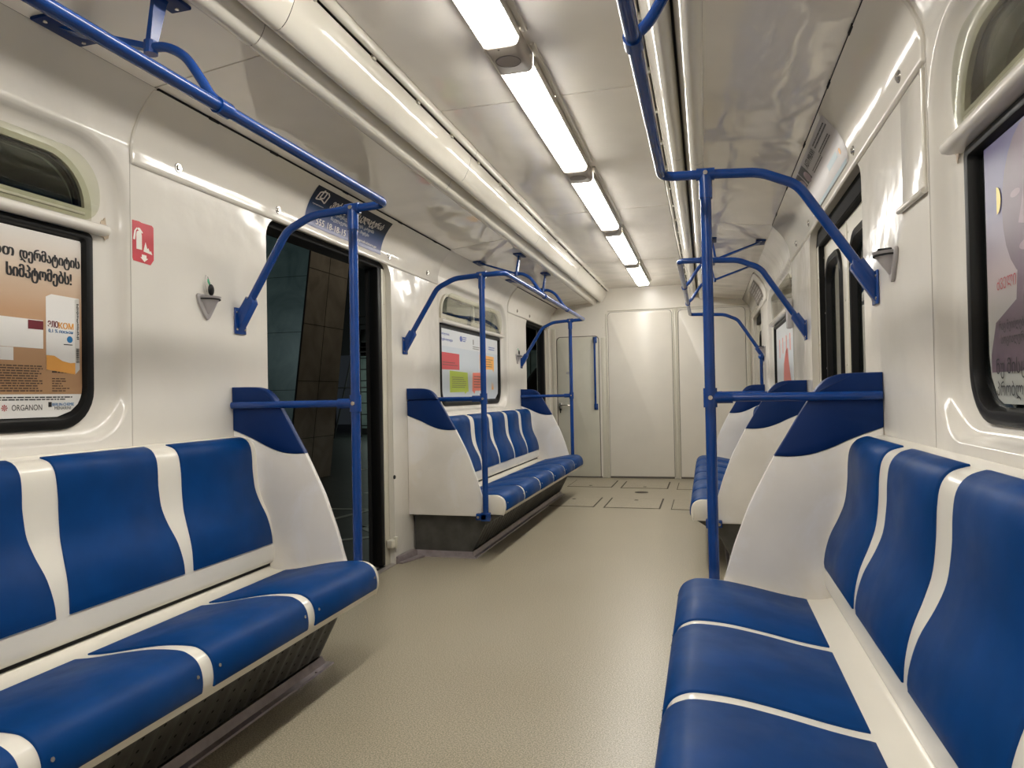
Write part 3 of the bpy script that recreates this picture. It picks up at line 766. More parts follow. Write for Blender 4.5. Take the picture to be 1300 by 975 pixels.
def poster_far_right():
    s = 1; m = MB(); F0 = layer(s, 0); F1 = layer(s, 1)
    add_poly(m, [(5.25, 1.05), (6.70, 1.05), (6.79, 1.10), (6.80, 1.15), (6.80, 1.632), (5.25, 1.632)], F0)
    o = m.build('window_poster', 'print_pale2', None, loc=(XP, 6.02, 1.05), smooth=False)
    tag(o, 'pale poster with a red figure in the far right window', 'poster')
    m = MB(); add_quad(m, 5.3, 6.78, 1.12, 1.48, F1); m.build('blue_area', 'print_pale', o, smooth=False)
    m = MB(); add_poly(m, [(5.7, 1.14), (6.25, 1.14), (6.2, 1.30), (6.05, 1.40), (5.9, 1.42), (5.85, 1.30)], layer(s, 2)); m.build('red_figure', 'print_figure_red', o, smooth=False)
    m = MB()
    for k in range(5): add_quad(m, 5.45+k*.26, 5.50+k*.26, 1.36+.03*(k % 2), 1.52, layer(s, 2))
    m.build('letters', 'note_pink', o, smooth=False)
poster_far_right()

# ------------------------------------------------------------------ doors
def door_frame(s, y0, y1, n, is_open):
    X = lambda x: s*x
    m = MB()
    # header and sill
    m.cur = 1; m.box(X(1.305), X(1.42), y0-.02, y1+.02, 1.915 if is_open else 1.868, 1.985, .003); m.cur = 0
    m.box(X(1.306), X(1.42), y1-.062, y1+.02, 0, 1.95, .004)
    m.box(X(1.306), X(1.42), y0-.02, y0+.003, 0, 1.95, .001)
    for k in range(5): m.cyl((X(1.306), y1-.030, .25+.36*k), (X(1.303), y1-.030, .25+.36*k), .005, .005, 8)
    fr = struct(m, 'trim_%d' % n, ['jamb', 'void'])
    return fr
door_frame(-1, *DOORS[0], 11, True); door_frame(-1, *DOORS[1], 12, True); door_frame(1, *DOORS[0], 13, False); door_frame(1, *DOORS[1], 14, False)
# sills
mb = MB()
for s in (-1, 1):
    for a, b in DOORS:
        mb.box(s*1.262, s*1.300, a, b, .0, .006, .002); mb.box(s*1.335, s*1.40, a, b, .0, .005, .002)
struct(mb, 'trim_8', 'alu')
mb = MB()
for s in (-1, 1):
    for a, b in DOORS: mb.box(s*1.300, s*1.335, a, b, .0, .002)
struct(mb, 'trim_15', 'void', smooth=False)
# open left doors: only the rubber-edged ends of the leaves show
for (a, b), nm in ((DOORS[0], 'door_1'), (DOORS[1], 'door_2')):
    m = MB()
    m.box(-1.306, -1.372, b-.115, b-.063, .01, 1.93, .008); m.box(-1.300, -1.372, a+.004, a+.050, .01, 1.93, .008)
    d = struct(m, nm, 'black', loc=(-1.34, b, 0))
    m = MB(); m.box(-1.373, -1.400, b-.110, b-.066, .01, 1.91); m.build('leaf_edge', 'void', d)
# latch on the frame of the near left door
t = thing('door_catch', 'small cream metal catch low on the frame of the open left door', 'latch', (-1.27, 4.19, .13))
m = MB(); m.box(-1.262, -1.30, 4.145, 4.235, .115, .165, .004); m.box(-1.255, -1.275, 4.19, 4.225, .10, .18, .004); m.build('catch_body', 'jamb', t)
m = MB(); m.cyl((-1.2695, 4.208, .566), (-1.262, 4.208, .566), .014, .012, 12); tag(m.build('rubber_buffer', 'black', None, loc=(-1.265, 4.208, .566)), 'tiny round black rubber stud on the pillar edge right of the open door', 'buffer')

# closed right doors
def leaf(s, y0, y1, n, meet):
    X = lambda x: s*x; m = MB(); xa, xb = 1.335, 1.375
    out = [(y0, .012), (y1, .012), (y1, 1.862), (y0, 1.862)]
    wy0, wy1 = (y0+.12, y1-.12)
    hole = rrect(wy0, wy1, .80, 1.745, .11, 6)
    V, F = sheet_holes(out, [hole], lambda u, v: (X(xa), u, v)); m.add(V, F)
    V, F = sheet_holes(out, [hole], lambda u, v: (X(xb), u, v)); m.add(V, F)
    m.loft([[(X(xa), u, v) for u, v in out], [(X(xb), u, v) for u, v in out]], True, False)
    m.loft([[(X(xa), u, v) for u, v in hole], [(X(xb), u, v) for u, v in hole]], True, False)
    for k in range(6):
        for yy in (y0+.03, y1-.03): m.cyl((X(xa), yy, .3+.3*k), (X(xa-.003), yy, .3+.3*k), .006, .005, 8)
    d = struct(m, 'door_%d' % n, 'jamb', loc=(X(xa), (y0+y1)/2, 0), dedup=True)
    m = MB(); rr = [[(X(xa+.002), u, v) for u, v in rrect(wy0-.035, wy1+.035, .765, 1.78, .14, 6)], [(X(xa-.012), u, v) for u, v in rrect(wy0-.028, wy1+.028, .772, 1.773, .135, 6)], [(X(xa-.004), u, v) for u, v in rrect(wy0-.008, wy1+.008, .792, 1.753, .115, 6)], [(X(xa-.012), u, v) for u, v in rrect(wy0+.004, wy1-.004, .804, 1.741, .105, 6)], [(X(xa+.014), u, v) for u, v in rrect(wy0+.022, wy1-.022, .822, 1.723, .09, 6)]]
    m.loft(rr, True, False); m.build('window_seal', 'black', d)
    m = MB(); m.prism(rrect(wy0+.005, wy1-.005, .80, 1.74, .09, 6), 'X', X(xa+.010), X(xa+.014)); m.build('pane', 'glass', d, smooth=False)
    m = MB(); ye = y1 if meet == 1 else y0; m.box(X(xa-.004), X(xb+.004), ye-.014, ye+.014, .012, 1.862, .004); m.build('edge_seal', 'jamb', d)
for (a, b), n in ((DOORS[0], 4), (DOORS[1], 6)):
    c = (a+b)/2-.02
    leaf(1, a-.03, c-.002, n, 1); leaf(1, c+.028, b-.045, n+1, 1)
    m = MB(); m.box(1.31, 1.335, a, b, 1.865, 1.885); struct(m, 'trim_%d' % (n+12), 'void', smooth=False)
mb = MB(); mb.box(1.330, 1.345, DOORS[0][1]-.066, DOORS[0][1]-.050, .01, 1.90); mb.box(1.306, 1.33, DOORS[0][1]-.075, DOORS[0][1]-.060, .01, 1.90); struct(mb, 'trim_20', 'black', smooth=False)

# thin cover plate with a bright lower bead on the right pillar
t = thing('pillar_cover', 'flat cream cover plate with bright lower bead beside the near right window', 'cover plate', (1.268, 2.19, 1.61))
m = MB(); m.prism([(2.062, 1.615), (2.30, 1.622), (2.30, 1.935), (2.062, 1.935)], 'X', 1.2700, 1.2688, .0003); m.build('plate', 'wall', t)
m = MB(); m.cyl((1.262, 2.062, 1.607), (1.262, 2.318, 1.613), .009, None, 12); m.cyl((1.265, 2.067, 1.61), (1.265, 2.067, 1.93), .006, None, 10); m.build('bead', 'duct', t)
m = MB()
for z in (1.63, 1.92): m.cyl((1.266, 2.078, z), (1.262, 2.078, z), .005, .004, 8)
m.build('screw', 'chrome', t)

# ------------------------------------------------------------------ ceiling lamps
def lamp(y0, y1, lab, block=True):
    t = thing('ceiling_lamp', lab, 'ceiling light', (0, (y0+y1)/2, 2.42), 'lit strip lamps down the ceiling')
    prof = rrect(-.068, .068, 2.360, 2.43, (.022, .022, .002, .002), 5)
    m = MB(); rings = []
    for y, d in ((y0, .012), (y0+.004, .005), (y0+.014, 0), (y1-.014, 0), (y1-.004, .005), (y1, .012)):
        rings.append([(x*(1-d*4), y, max(z, 2.36+d)) for x, z in prof])
    m.loft(rings); m.build('diffuser', 'lamp', t, angle=50)
    for s in (-1, 1):
        m = MB(); m.box(s*.070, s*.075, y0+.0, y1-.0, 2.381, 2.42, .002)
        m.box(s*.080, s*.100, y0-.10, y1+.02, 2.411, 2.424, .004)
        m.build('side_rail', 'tray', t)
    if block:
        a, b = y1+.001, y1+.222
        prof = rrect(-.071, .071, 2.356, 2.43, (.024, .024, .002, .002), 5)
        m = MB(); rings = []
        for y, d in ((a, .004), (a+.004, 0), (b-.004, 0), (b, .004)): rings.append([(x*(1-d*6), y, max(z, 2.356+d)) for x, z in prof])
        m.loft(rings); m.build('end_block', 'block', t, angle=50)
        c = (a+b)/2; m = MB(); m.cyl((0, c, 2.3565), (0, c, 2.3545), .045, .044, 28); m.build('round_cover', 'disc', t)
        m = MB(); m.tube([(.047*math.cos(k*PI/16), c+.047*math.sin(k*PI/16), 2.356) for k in range(33)], .0012, 5)
        for yy in (a+.014, b-.014): m.cyl((-.01, yy, 2.3565), (-.01, yy, 2.3545), .004, None, 8)
        m.build('screws', 'seam', t)
LP = [(-1.89, -.59), (-.37, .93), (1.15, 2.45), (2.672, 3.969), (4.193, 5.492), (5.716, 7.036), (7.26, 8.51)]
LB = ['lit strip lamp behind the viewer, last towards the rear', 'lit strip lamp just behind the viewer', 'lit ceiling strip lamp cut by the top edge of the photo', 'longest looking lit strip lamp, second from the top edge',
      'lit strip lamp third from the top edge', 'lit strip lamp fourth from the top edge, second from the end wall', 'smallest looking lit strip lamp, closest to the end wall']
for (a, b), l in zip(LP, LB): lamp(a, b, l, b < 8)

# ------------------------------------------------------------------ bench seats
SEAT_P = [(.606, .296), (.597, .318), (.592, .345), (.596, .378), (.610, .403), (.634, .418), (.665, .424), (.74, .420), (.83, .405), (.93, .384), (1.00, .373), (1.05, .371), (1.085, .378), (1.105, .392)]
BACK_P = [(1.108, .398), (1.090, .398), (1.078, .410), (1.074, .430), (1.075, .470), (1.080, .530), (1.096, .592), (1.124, .655), (1.143, .71), (1.152, .78), (1.155, .84), (1.162, .885), (1.180, .912), (1.210, .924), (1.240, .928), (1.268, .932)]
def offset_prof(P, d):
    out = []
    for i, p in enumerate(P):
        a = P[max(0, i-1)]; b = P[min(len(P)-1, i+1)]; tx, tz = b[0]-a[0], b[1]-a[1]; L = math.hypot(tx, tz) or 1
        out.append((p[0]-tz/L*d, p[1]+tx/L*d))
    return out
def sub(P, t): return [(p.x, p.y) for p in spline([(a, b, 0) for a, b in P], t)]
SP = sub(SEAT_P, 5); BP = sub(BACK_P, 4)

def pad(s, prof, y0f, y1f, i0, i1, name, parent, thick=.007):
    """soft pad following a profile; offsets go to the open side"""
    idx = list(range(i0, i1+1)); rings = []
    base = offset_prof(prof, -.004); top = offset_prof(prof, thick); mid = offset_prof(prof, thick*.6); n = len(idx)
    m = MB(); cols = []
    for j, i in enumerate(idx):
        y0, y1 = y0f(prof[i]), y1f(prof[i]); e = 0
        ed = min(j, n-1-j)
        T = {0: mid, 1: top}.get(min(ed, 1)); r = .004
        row = [(base[i], y0), (mid[i], y0+.0005), (T[i], y0+r), (T[i], (y0+y1)/2), (T[i], y1-r), (mid[i], y1-.0005), (base[i], y1)]
        cols.append([(s*p[0], y, p[1]) for p, y in row])
    first = [(s*base[idx[0]][0], c[1], base[idx[0]][1]) for c in cols[0]]; last = [(s*base[idx[-1]][0], c[1], base[idx[-1]][1]) for c in cols[-1]]
    m.loft([first]+cols+[last], close=False, cap=False)
    return m.build(name, 'blue', parent, angle=50)

def bench(s, ya, yb, label, kneeA, kneeB, first_vis=0):
    t = thing('bench_seat', label, 'bench seat', (s*.95, (ya+yb)/2, 0), 'six-place bench seats along the walls')
    N = 6; p = (yb-ya)/N
    # seat shell with thickness
    under = offset_prof(SP, -.022); m = MB(); rings = []
    for y, d in ((ya, .005), (ya+.005, 0), (yb-.005, 0), (yb, .005)):
        rings.append([(s*a, y, z-d) for a, z in SP]+[(s*a, y, z) for a, z in under[::-1]])
    m.loft(rings); m.build('seat_shell', 'shell', t, angle=35)
    # white end plates of the seat nose
    for y, sg in ((ya, 1), (yb, -1)):
        m = MB()
        poly = [(s*a, z) for a, z in SP if a < .80]; poly += [(s*.80, .296), (s*.606, .296)]
        m.prism(poly, 'Y', y-sg*.002, y+sg*.014, .003)
        m.build('end_plate', 'shell', t, angle=35)
    # back shell
    m = MB(); rings = [[(s*a, y, z) for a, z in BP]+[(s*1.269, y, .40)] for y in (ya, yb)]
    m.loft(rings); m.build('back_shell', 'shell', t, angle=35)
    m = MB(); m.box(s*1.095, s*1.12, ya, yb, .385, .400); m.build('back_gap', 'void', t, smooth=False)
    # pads
    i0 = next(i for i, q in enumerate(SP) if q[1] > .318 and q[0] < .65); i1 = max(i for i, q in enumerate(SP) if q[0] < 1.012)
    j0 = next(i for i, q in enumerate(BP) if q[1] > .478); j1 = max(i for i, q in enumerate(BP) if q[0] < 1.222)
    def hg(q):
        z = q[1]; K = [(.47, .022), (.52, .024), (.60, .033), (.66, .045), (.72, .054), (.80, .058), (.86, .056), (.95, .054)]
        if z <= K[0][0]: return K[0][1]
        for a, b in zip(K[:-1], K[1:]):
            if z <= b[0]: return a[1]+(b[1]-a[1])*(z-a[0])/(b[0]-a[0])
        return K[-1][1]
    for k in range(N):
        a = ya+k*p; b = a+p
        ea = .026 if k == 0 else .0225; eb = .026 if k == N-1 else .0225
        sp = pad(s, SP, lambda q: a+ea, lambda q: b-eb, i0, i1, 'seat_pad', t)
        m = MB()
        for yy in (a+ea+.02, b-eb-.02):
            c = Vector((s*.588, yy, .372)); n = Vector((-s, 0, .45)).normalized(); m.cyl(c, c+n*.0022, .0055, .005, 10)
        m.build('pad_screw', 'chrome', sp)
        pad(s, BP, lambda q: a+(hg(q)*.62 if k == 0 else hg(q)), lambda q: b-(hg(q)*.62 if k == N-1 else hg(q)), j0, j1, 'back_pad', t)
    # frame rail and heater grille
    m = MB(); m.prism([(s*.622, .295), (s*.65, .300), (s*.735, .300), (s*.745, .225), (s*.735, .222)], 'Y', ya+.03, yb-.03)
    for k in range(5): m.cyl((s*.668, ya+.3+k*.6, .268), (s*.662, ya+.3+k*.6, .262), .008, .007, 8)
    m.build('frame_rail', 'skirt2', t, smooth=False)
    m = MB(); top = (.742, .228); bot = (.852, .018); g0, g1 = ya+.05, yb-.05; nr = int((g1-g0)/.078)
    nx, nz = -(top[1]-bot[1]), -(bot[0]-top[0]); L = math.hypot(nx, nz); nx, nz = nx/L, nz/L
    sect = []
    for k in range(nr):
        y = g0+(g1-g0)*k/nr; st = (g1-g0)/nr
        sect += [(y, 0), (y+st*.50, 0), (y+st*.58, .005), (y+st*.90, .005), (y+st*.98, 0)]
    sect.append((g1, 0))
    def gp(y, u, d): a = top[0]+(bot[0]-top[0])*u; z = top[1]+(bot[1]-top[1])*u; return (s*(a+nx*d), y, z+nz*d)
    m.loft([[gp(y, 0, 0) for y, d in sect], [gp(y, .06, 0) for y, d in sect], [gp(y, .12, d) for y, d in sect], [gp(y, .84, d) for y, d in sect], [gp(y, .88, 0) for y, d in sect]], close=False, cap=False)
    m.cur = 1
    for k in range(nr):
        st = (g1-g0)/nr; y = g0+st*k+st*.27
        for u in (.14, .31, .48, .65, .80):
            add_poly(m, [(y+.0055*math.cos(a*PI/4), u+.024*math.sin(a*PI/4)) for a in range(8)], lambda yy, uu: gp(yy, uu, .0008))
    for k in range(4): add_poly(m, [(g0+.45+k*.75+.013*math.cos(a*PI/5), .05+.06*math.sin(a*PI/5)) for a in range(10)], lambda yy, uu: gp(yy, uu, .0012))
    m.build('heater_grille', ['skirt', 'void'], t, angle=30)
    # ends of the heater box
    for y, sg in ((ya+.045, 1), (yb-.045, -1)):
        m = MB(); m.prism([(s*1.255, .01), (s*.856, .01), (s*.742, .232), (s*.745, .292), (s*1.255, .292)], 'Y', y, y+sg*.006)
        m.build('heater_box_end', 'skirt', t, smooth=False)
    # kick strip round the foot
    def strip(path):
        m = MB(); P = [Vector(q) for q in path]
        prof = [(.0, .0), (0, .045), (.004, .047), (.012, .022), (.018, .010), (.042, .007), (.045, .0)]
        rings = []
        for i, q in enumerate(P):
            a = (P[i]-P[i-1]).normalized() if i else (P[1]-P[0]).normalized(); b = (P[i+1]-P[i]).normalized() if i < len(P)-1 else a
            n1 = Vector((a.y, -a.x, 0)); n2 = Vector((b.y, -b.x, 0)); n = (n1+n2)/(1+n1.dot(n2))
            rings.append([q+n*u*(-s)*-1*sgn+Vector((0, 0, w)) for u, w in prof])
        m.loft(rings); return m
    sgn = 1
    pth = [(s*1.262, yb-.01+.0, 0)] if False else []
    if s < 0: path = [(s*1.25, ya+.038, 0), (s*.838, ya+.038, 0), (s*.838, yb-.038, 0), (s*1.25, yb-.038, 0)]
    else: path = [(s*1.25, yb-.038, 0), (s*.838, yb-.038, 0), (s*.838, ya+.038, 0), (s*1.25, ya+.038, 0)]
    # outward side must be the aisle / door side
    sgn = -1 if s < 0 else -1
    def outward():
        P = [Vector(q) for q in path]; a = (P[2]-P[1]).normalized(); n = Vector((a.y, -a.x, 0)); return n.x*(-s) > 0
    sgn = (1 if outward() else -1)
    m = MB(); P = [Vector(q) for q in path]
    prof = [(.0, .0), (0, .036), (.004, .038), (.010, .020), (.015, .009), (.036, .006), (.039, .0)]; rings = []
    for i, q in enumerate(P):
        a = (P[i]-P[i-1]).normalized() if i else (P[1]-P[0]).normalized(); b = (P[i+1]-P[i]).normalized() if i < len(P)-1 else a
        n1 = Vector((a.y, -a.x, 0))*sgn; n2 = Vector((b.y, -b.x, 0))*sgn; n = (n1+n2)/(1+n1.dot(n2))
        rings.append([q+n*u+Vector((0, 0, w)) for u, w in prof])
    m.loft(rings)
    for k in range(9): 
        y = ya+.12+k*(yb-ya-.24)/8; m.cyl((s*.810, y, .006), (s*.810, y, .0105), .006, .005, 8)
    m.build('kick_strip', 'kick', t, angle=25)
    return t
bench(-1, -.435, 2.60, 'near left blue and white bench over a dark ribbed heater grille', 0, 0)
bench(1, -.435, 2.60, 'near right bench of blue pads on a white shell in the lower right corner', 0, 0)
bench(-1, 4.455, 7.49, 'far left blue and white bench seen from its end beyond the open door', 0, 0)
bench(1, 4.455, 7.49, 'far right blue and white bench mostly hidden behind the end partition and pole', 0, 0)

# diagonal strip from the far-left bench foot to the door
m = MB(); P0 = Vector((-1.262, 4.235, 0)); P1 = Vector((-1.235, 4.49, 0)); 
m.prism([(-1.262, 4.225), (-1.228, 4.225), (-1.16, 4.44), (-1.25, 4.44)], 'Z', .0, .012, .003)
m.prism([(-1.268, 4.215), (-1.255, 4.215), (-1.215, 4.44), (-1.262, 4.44)], 'Z', .0, .05, .004)
tag(m.build('kick_strip_end', 'kick', None, loc=(-1.25, 4.35, 0)), 'short angled grey strip between the open door and the far left bench', 'kick strip')

# ------------------------------------------------------------------ end partitions
OUT = [(1.269, .286), (.765, .286), (.752, .30), (.748, .335), (.741, .40), (.757, .46), (.777, .530), (.802, .60), (.836, .690), (.872, .765), (.921, .860)]
CAPO = [(.921, .860), (.960, .925), (1.00, .995), (1.04, 1.060)]
LIPO = [(1.046, 1.068), (1.066, 1.098), (1.092, 1.122), (1.125, 1.136), (1.17, 1.142), (1.269, 1.143)]
BND = [(.921, .860), (.975, .858), (1.04, .866), (1.106, .889), (1.16, .915), (1.215, .938), (1.269, .958)]
def partition(s, yc, label):
    t = thing('end_partition', label, 'seat partition', (s*1.0, yc, .286), 'white seat-end partitions with navy caps')
    o = [(a.x, a.y) for a in spline([(p[0], p[1], 0) for p in OUT[1:]], 3)]
    b = [(a.x, a.y) for a in spline([(p[0], p[1], 0) for p in BND], 4)]
    m = MB(); m.prism([(s*a, z) for a, z in [OUT[0]]+o+b[1:]], 'Y', yc-.0125, yc+.0125, .006); m.build('board', 'partition', t, angle=40)
    c = [(a.x, a.y) for a in spline([(p[0], p[1], 0) for p in CAPO], 3)]
    m = MB(); m.prism([(s*a, z) for a, z in b[::-1]+c[1:]+[(1.269, 1.060)]], 'Y', yc-.0145, yc+.0145, .005); m.build('cap', 'navy', t, angle=40)
    l = [(a.x, a.y) for a in spline([(p[0], p[1], 0) for p in LIPO], 3)]
    m = MB(); m.prism([(s*a, z) for a, z in [(1.269, 1.066)]+l], 'Y', yc-.021, yc+.021, .008); m.build('cap_lip', 'navy', t, angle=40)
    # moulded fillets to wall and seat
    return t
partition(-1, 2.6125, 'near left white partition with a navy cap beside the open door')
partition(1, 2.6125, 'near right white partition with a large navy cap, scuffed, at the near right bench')
partition(-1, 4.4425, 'far left white partition facing the viewer, at the door end of the far left bench')
partition(1, 4.4425, 'middle partition of the three on the right, with the near one overlapping it')
partition(-1, 7.5025, 'left partition closest to the end wall with a small navy cap')
partition(1, 7.5025, 'right partition closest to the end wall, seen beyond the other two')

# ------------------------------------------------------------------ grab rails
def rail_system(s, ends, braces, label, y_open=None, seatrail=True):
    """ends: list of (y post, dir to the door side); the top bar runs between them"""
    ys = [e[0] for e in ends]
    t = thing('grab_rail', label, 'handrail', (s*.712, ends[-1][0], .30), 'blue tubular grab rail assemblies')
    XT = .556; ZT = 1.885
    def arm(y): return [(s*(W-.012), y, 1.445), (s*1.025, y, 1.812), (s*.90, y, 1.868), (s*.712, y, 1.880), (s*XT, y, ZT)]
    if len(ends) == 2:
        path = fillet(arm(ends[0][0])+arm(ends[1][0])[::-1][0:], [.12, .2, .5, .055, .055, .5, .2, .12], 7)
    else:
        path = fillet([(s*XT, y_open, ZT)]+arm(ends[0][0])[::-1], [.055, .5, .2, .12], 7)
    m = MB(); m.tube(path, .0172, 14); m.build('top_bar', 'pole', t, angle=60)
    for y, dr in ends:
        # plate on wall
        m = MB(); m.box(s*(W-.001), s*(W-.009), y-.038, y+.038, 1.375, 1.490, .003)
        d = (Vector((s*1.025, y, 1.812))-Vector((s*W, y, 1.445))).normalized(); a = Vector((s*(W-.008), y, 1.452))
        m.prism([(s*(W-.008), 1.385), (s*(W-.008), 1.485), (s*(W-.075), 1.535), (s*(W-.083), 1.505)], 'Y', y-.021, y+.021, .004)
        m.tube([a, a+d*.09], .0225, 12)
        w = m.build('wall_bracket', 'pole', t, angle=50)
        m = MB()
        for dy in (-.027, .027):
            for z in (1.395, 1.470): m.cyl((s*(W-.009), y+dy, z), (s*(W-.012), y+dy, z), .006, .005, 8)
        m.build('bracket_screw', 'chrome', w)
        # pole
        m = MB(); m.tube([(s*.712, y, .275), (s*.712, y, 1.885)], .0192, 16); m.build('pole', 'pole', t, angle=60)
        m = MB(); m.tube([(s*.712, y, 1.79), (s*.712, y, 1.885)], .0235, 16); m.tube([(s*.680, y, 1.881), (s*.744, y, 1.879)], .0225, 14); tj = m.build('top_joint', 'pole', t, angle=50)
        m = MB(); m.cyl((s*.712, y-.024, 1.880), (s*.712, y-.0275, 1.880), .009, .008, 12); m.build('joint_bolt', 'chrome', tj)
        m = MB(); m.tube([(s*.712, y, 1.030), (s*.712, y, 1.100)], .0245, 16); m.tube([(s*.705, y, 1.065), (s*.79, y, 1.065)], .0215, 14); tj = m.build('side_joint', 'pole', t, angle=50)
        m = MB(); m.cyl((s*.712, y-.0245, 1.065), (s*.712, y-.0275, 1.065), .009, .008, 12); m.build('joint_bolt', 'chrome', tj)
        m = MB(); m.tube([(s*.712, y, 1.065), (s*.80, y-dr*.004, 1.065), (s*1.03, y-dr*.058, 1.065), (s*1.264, y-dr*.062, 1.065)], .0155, 14); m.build('side_bar', 'pole', t, angle=60)
        m = MB(); yy = y-dr*.03
        m.box(s*.680, s*.744, y-.020, y+.030 if dr > 0 else y+.020, .262, .318, .006); m.box(s*.70, s*.775, y-.02, y+.02, .268, .312, .006)
        bb = m.build('foot_clamp', 'pole', t)
        m = MB(); m.cyl((s*.757, y-.018, .29), (s*.757, y-.030, .29), .010, .009, 12); m.build('clamp_bolt', 'chrome', bb)
    for yb in braces:
        node = Vector((s*.790, yb, 2.085))
        pc = spline([node, (s*.735, yb, 2.078), (s*.675, yb, 2.042), (s*.625, yb, 1.975), (s*.592, yb, 1.925), (s*XT, yb, 1.894)], 6)
        m = MB(); m.tube(pc, .0135, 12); br = m.build('brace', 'pole', t, angle=60)
        for (px, py) in ((1.115, yb+.02), (.765, yb+.01)):
            m = MB(); zc = 2.198+(1.157-px)*(.054/.452)
            a = Vector((s*px, py, zc-.006)); d = node-a; sd = Vector((0, 1, 0)); up = d.cross(sd).normalized()
            rings = []
            for k, (w, th) in zip((0, .12, 1), ((.030, .004), (.024, .006), (.013, .009))):
                c = a+d*k; rings.append([c+sd*w+up*th, c-sd*w+up*th, c-sd*w-up*th, c+sd*w-up*th])
            m.loft(rings); m.build('stay', 'pole', br, smooth=False)
        m = MB(); m.tube([node+Vector((0, 0, .018)), node-Vector((0, 0, .018))], .019, 12); m.build('stay_hub', 'pole', br, smooth=False)
        for (px, py) in ((1.115, yb+.02), (.765, yb+.01)):
            zc = 2.198+(1.157-px)*(.054/.452)
            m = MB(); m.box(s*(px-.035), s*(px+.035), py-.085, py+.085, zc-.013, zc-.001, .004); pl = m.build('ceiling_plate', 'navy', br)
            m = MB()
            for dy in (-.065, .065): m.cyl((s*px, py+dy, zc-.012), (s*px, py+dy, zc-.016), .007, .006, 10)
            m.build('plate_screw', 'chrome', pl)
        m = MB(); m.tube([(s*XT, yb-.024, ZT), (s*XT, yb+.024, ZT)], .0225, 14); cl = m.build('clamp', 'pole', t, angle=50)
        m = MB(); m.cyl((s*(XT+.012), yb+.0, ZT+.022), (s*(XT+.012), yb, ZT+.028), .006, .005, 8); m.build('clamp_screw', 'chrome', cl)
    return t
rail_system(-1, [(2.652, 1)], [1.63, .63], 'near left blue grab rail with a pole at the open door', -.49)
rail_system(1, [(2.652, 1)], [1.60, .63], 'near right blue grab rail with the long pole standing right of the aisle', -.49)
rail_system(-1, [(4.405, -1), (7.535, 1)], [5.60, 6.58], 'far left blue grab rail over the far left bench with two poles')
rr = rail_system(1, [(4.405, -1), (7.535, 1)], [5.55, 6.58], 'far right blue grab rail, its pole hidden behind the near one')
m = MB(); m.tube([(1.243, 7.50, 1.43), (1.243, 7.50, 1.14)], .016, 12); bm_ = bmesh.new(); bmesh.ops.create_uvsphere(bm_, u_segments=14, v_segments=8, radius=.031); m.bm(bm_, Matrix.Translation((1.243, 7.50, 1.425)))
m.build('wall_post', 'pole', rr, angle=60)

# ------------------------------------------------------------------ small wall items
t = thing('fire_extinguisher_sign', 'small red fire extinguisher sign with a white arrow on the left wall', 'sign', (-W, 2.107, 1.59))
F0 = lambda u, v: (-W+.0012, u, v); F1 = lambda u, v: (-W+.0020, u, v)
m = MB(); m.prism([(2.058, 1.606), (2.062, 1.596), (2.142, 1.591), (2.158, 1.612), (2.158, 1.732), (2.150, 1.739), (2.10, 1.739), (2.09, 1.742), (2.058, 1.741)], 'X', -W+.0002, -W+.0014); m.build('face', 'red', t, smooth=False)
m = MB()
add_quad(m, 2.075, 2.101, 1.640, 1.692, F1); add_poly(m, [(2.075, 1.692), (2.101, 1.692), (2.098, 1.703), (2.090, 1.707), (2.084, 1.707), (2.078, 1.703)], F1)
add_poly(m, [(2.080, 1.712), (2.104, 1.700), (2.106, 1.704), (2.092, 1.718), (2.082, 1.718)], F1); add_poly(m, [(2.080, 1.712), (2.074, 1.706), (2.069, 1.672), (2.060, 1.672), (2.066, 1.704), (2.078, 1.718)], F1)
add_poly(m, [(2.108, 1.636), (2.150, 1.630), (2.144, 1.644), (2.138, 1.640), (2.132, 1.652), (2.126, 1.648), (2.118, 1.672), (2.112, 1.652)], F1)
add_poly(m, [(2.100, 1.624), (2.122, 1.623), (2.122, 1.612), (2.130, 1.612), (2.112, 1.598), (2.093, 1.613), (2.100, 1.613)], F1)
m.build('pictogram', 'stickerwhite', t, smooth=False, label='white extinguisher, flame and arrow')

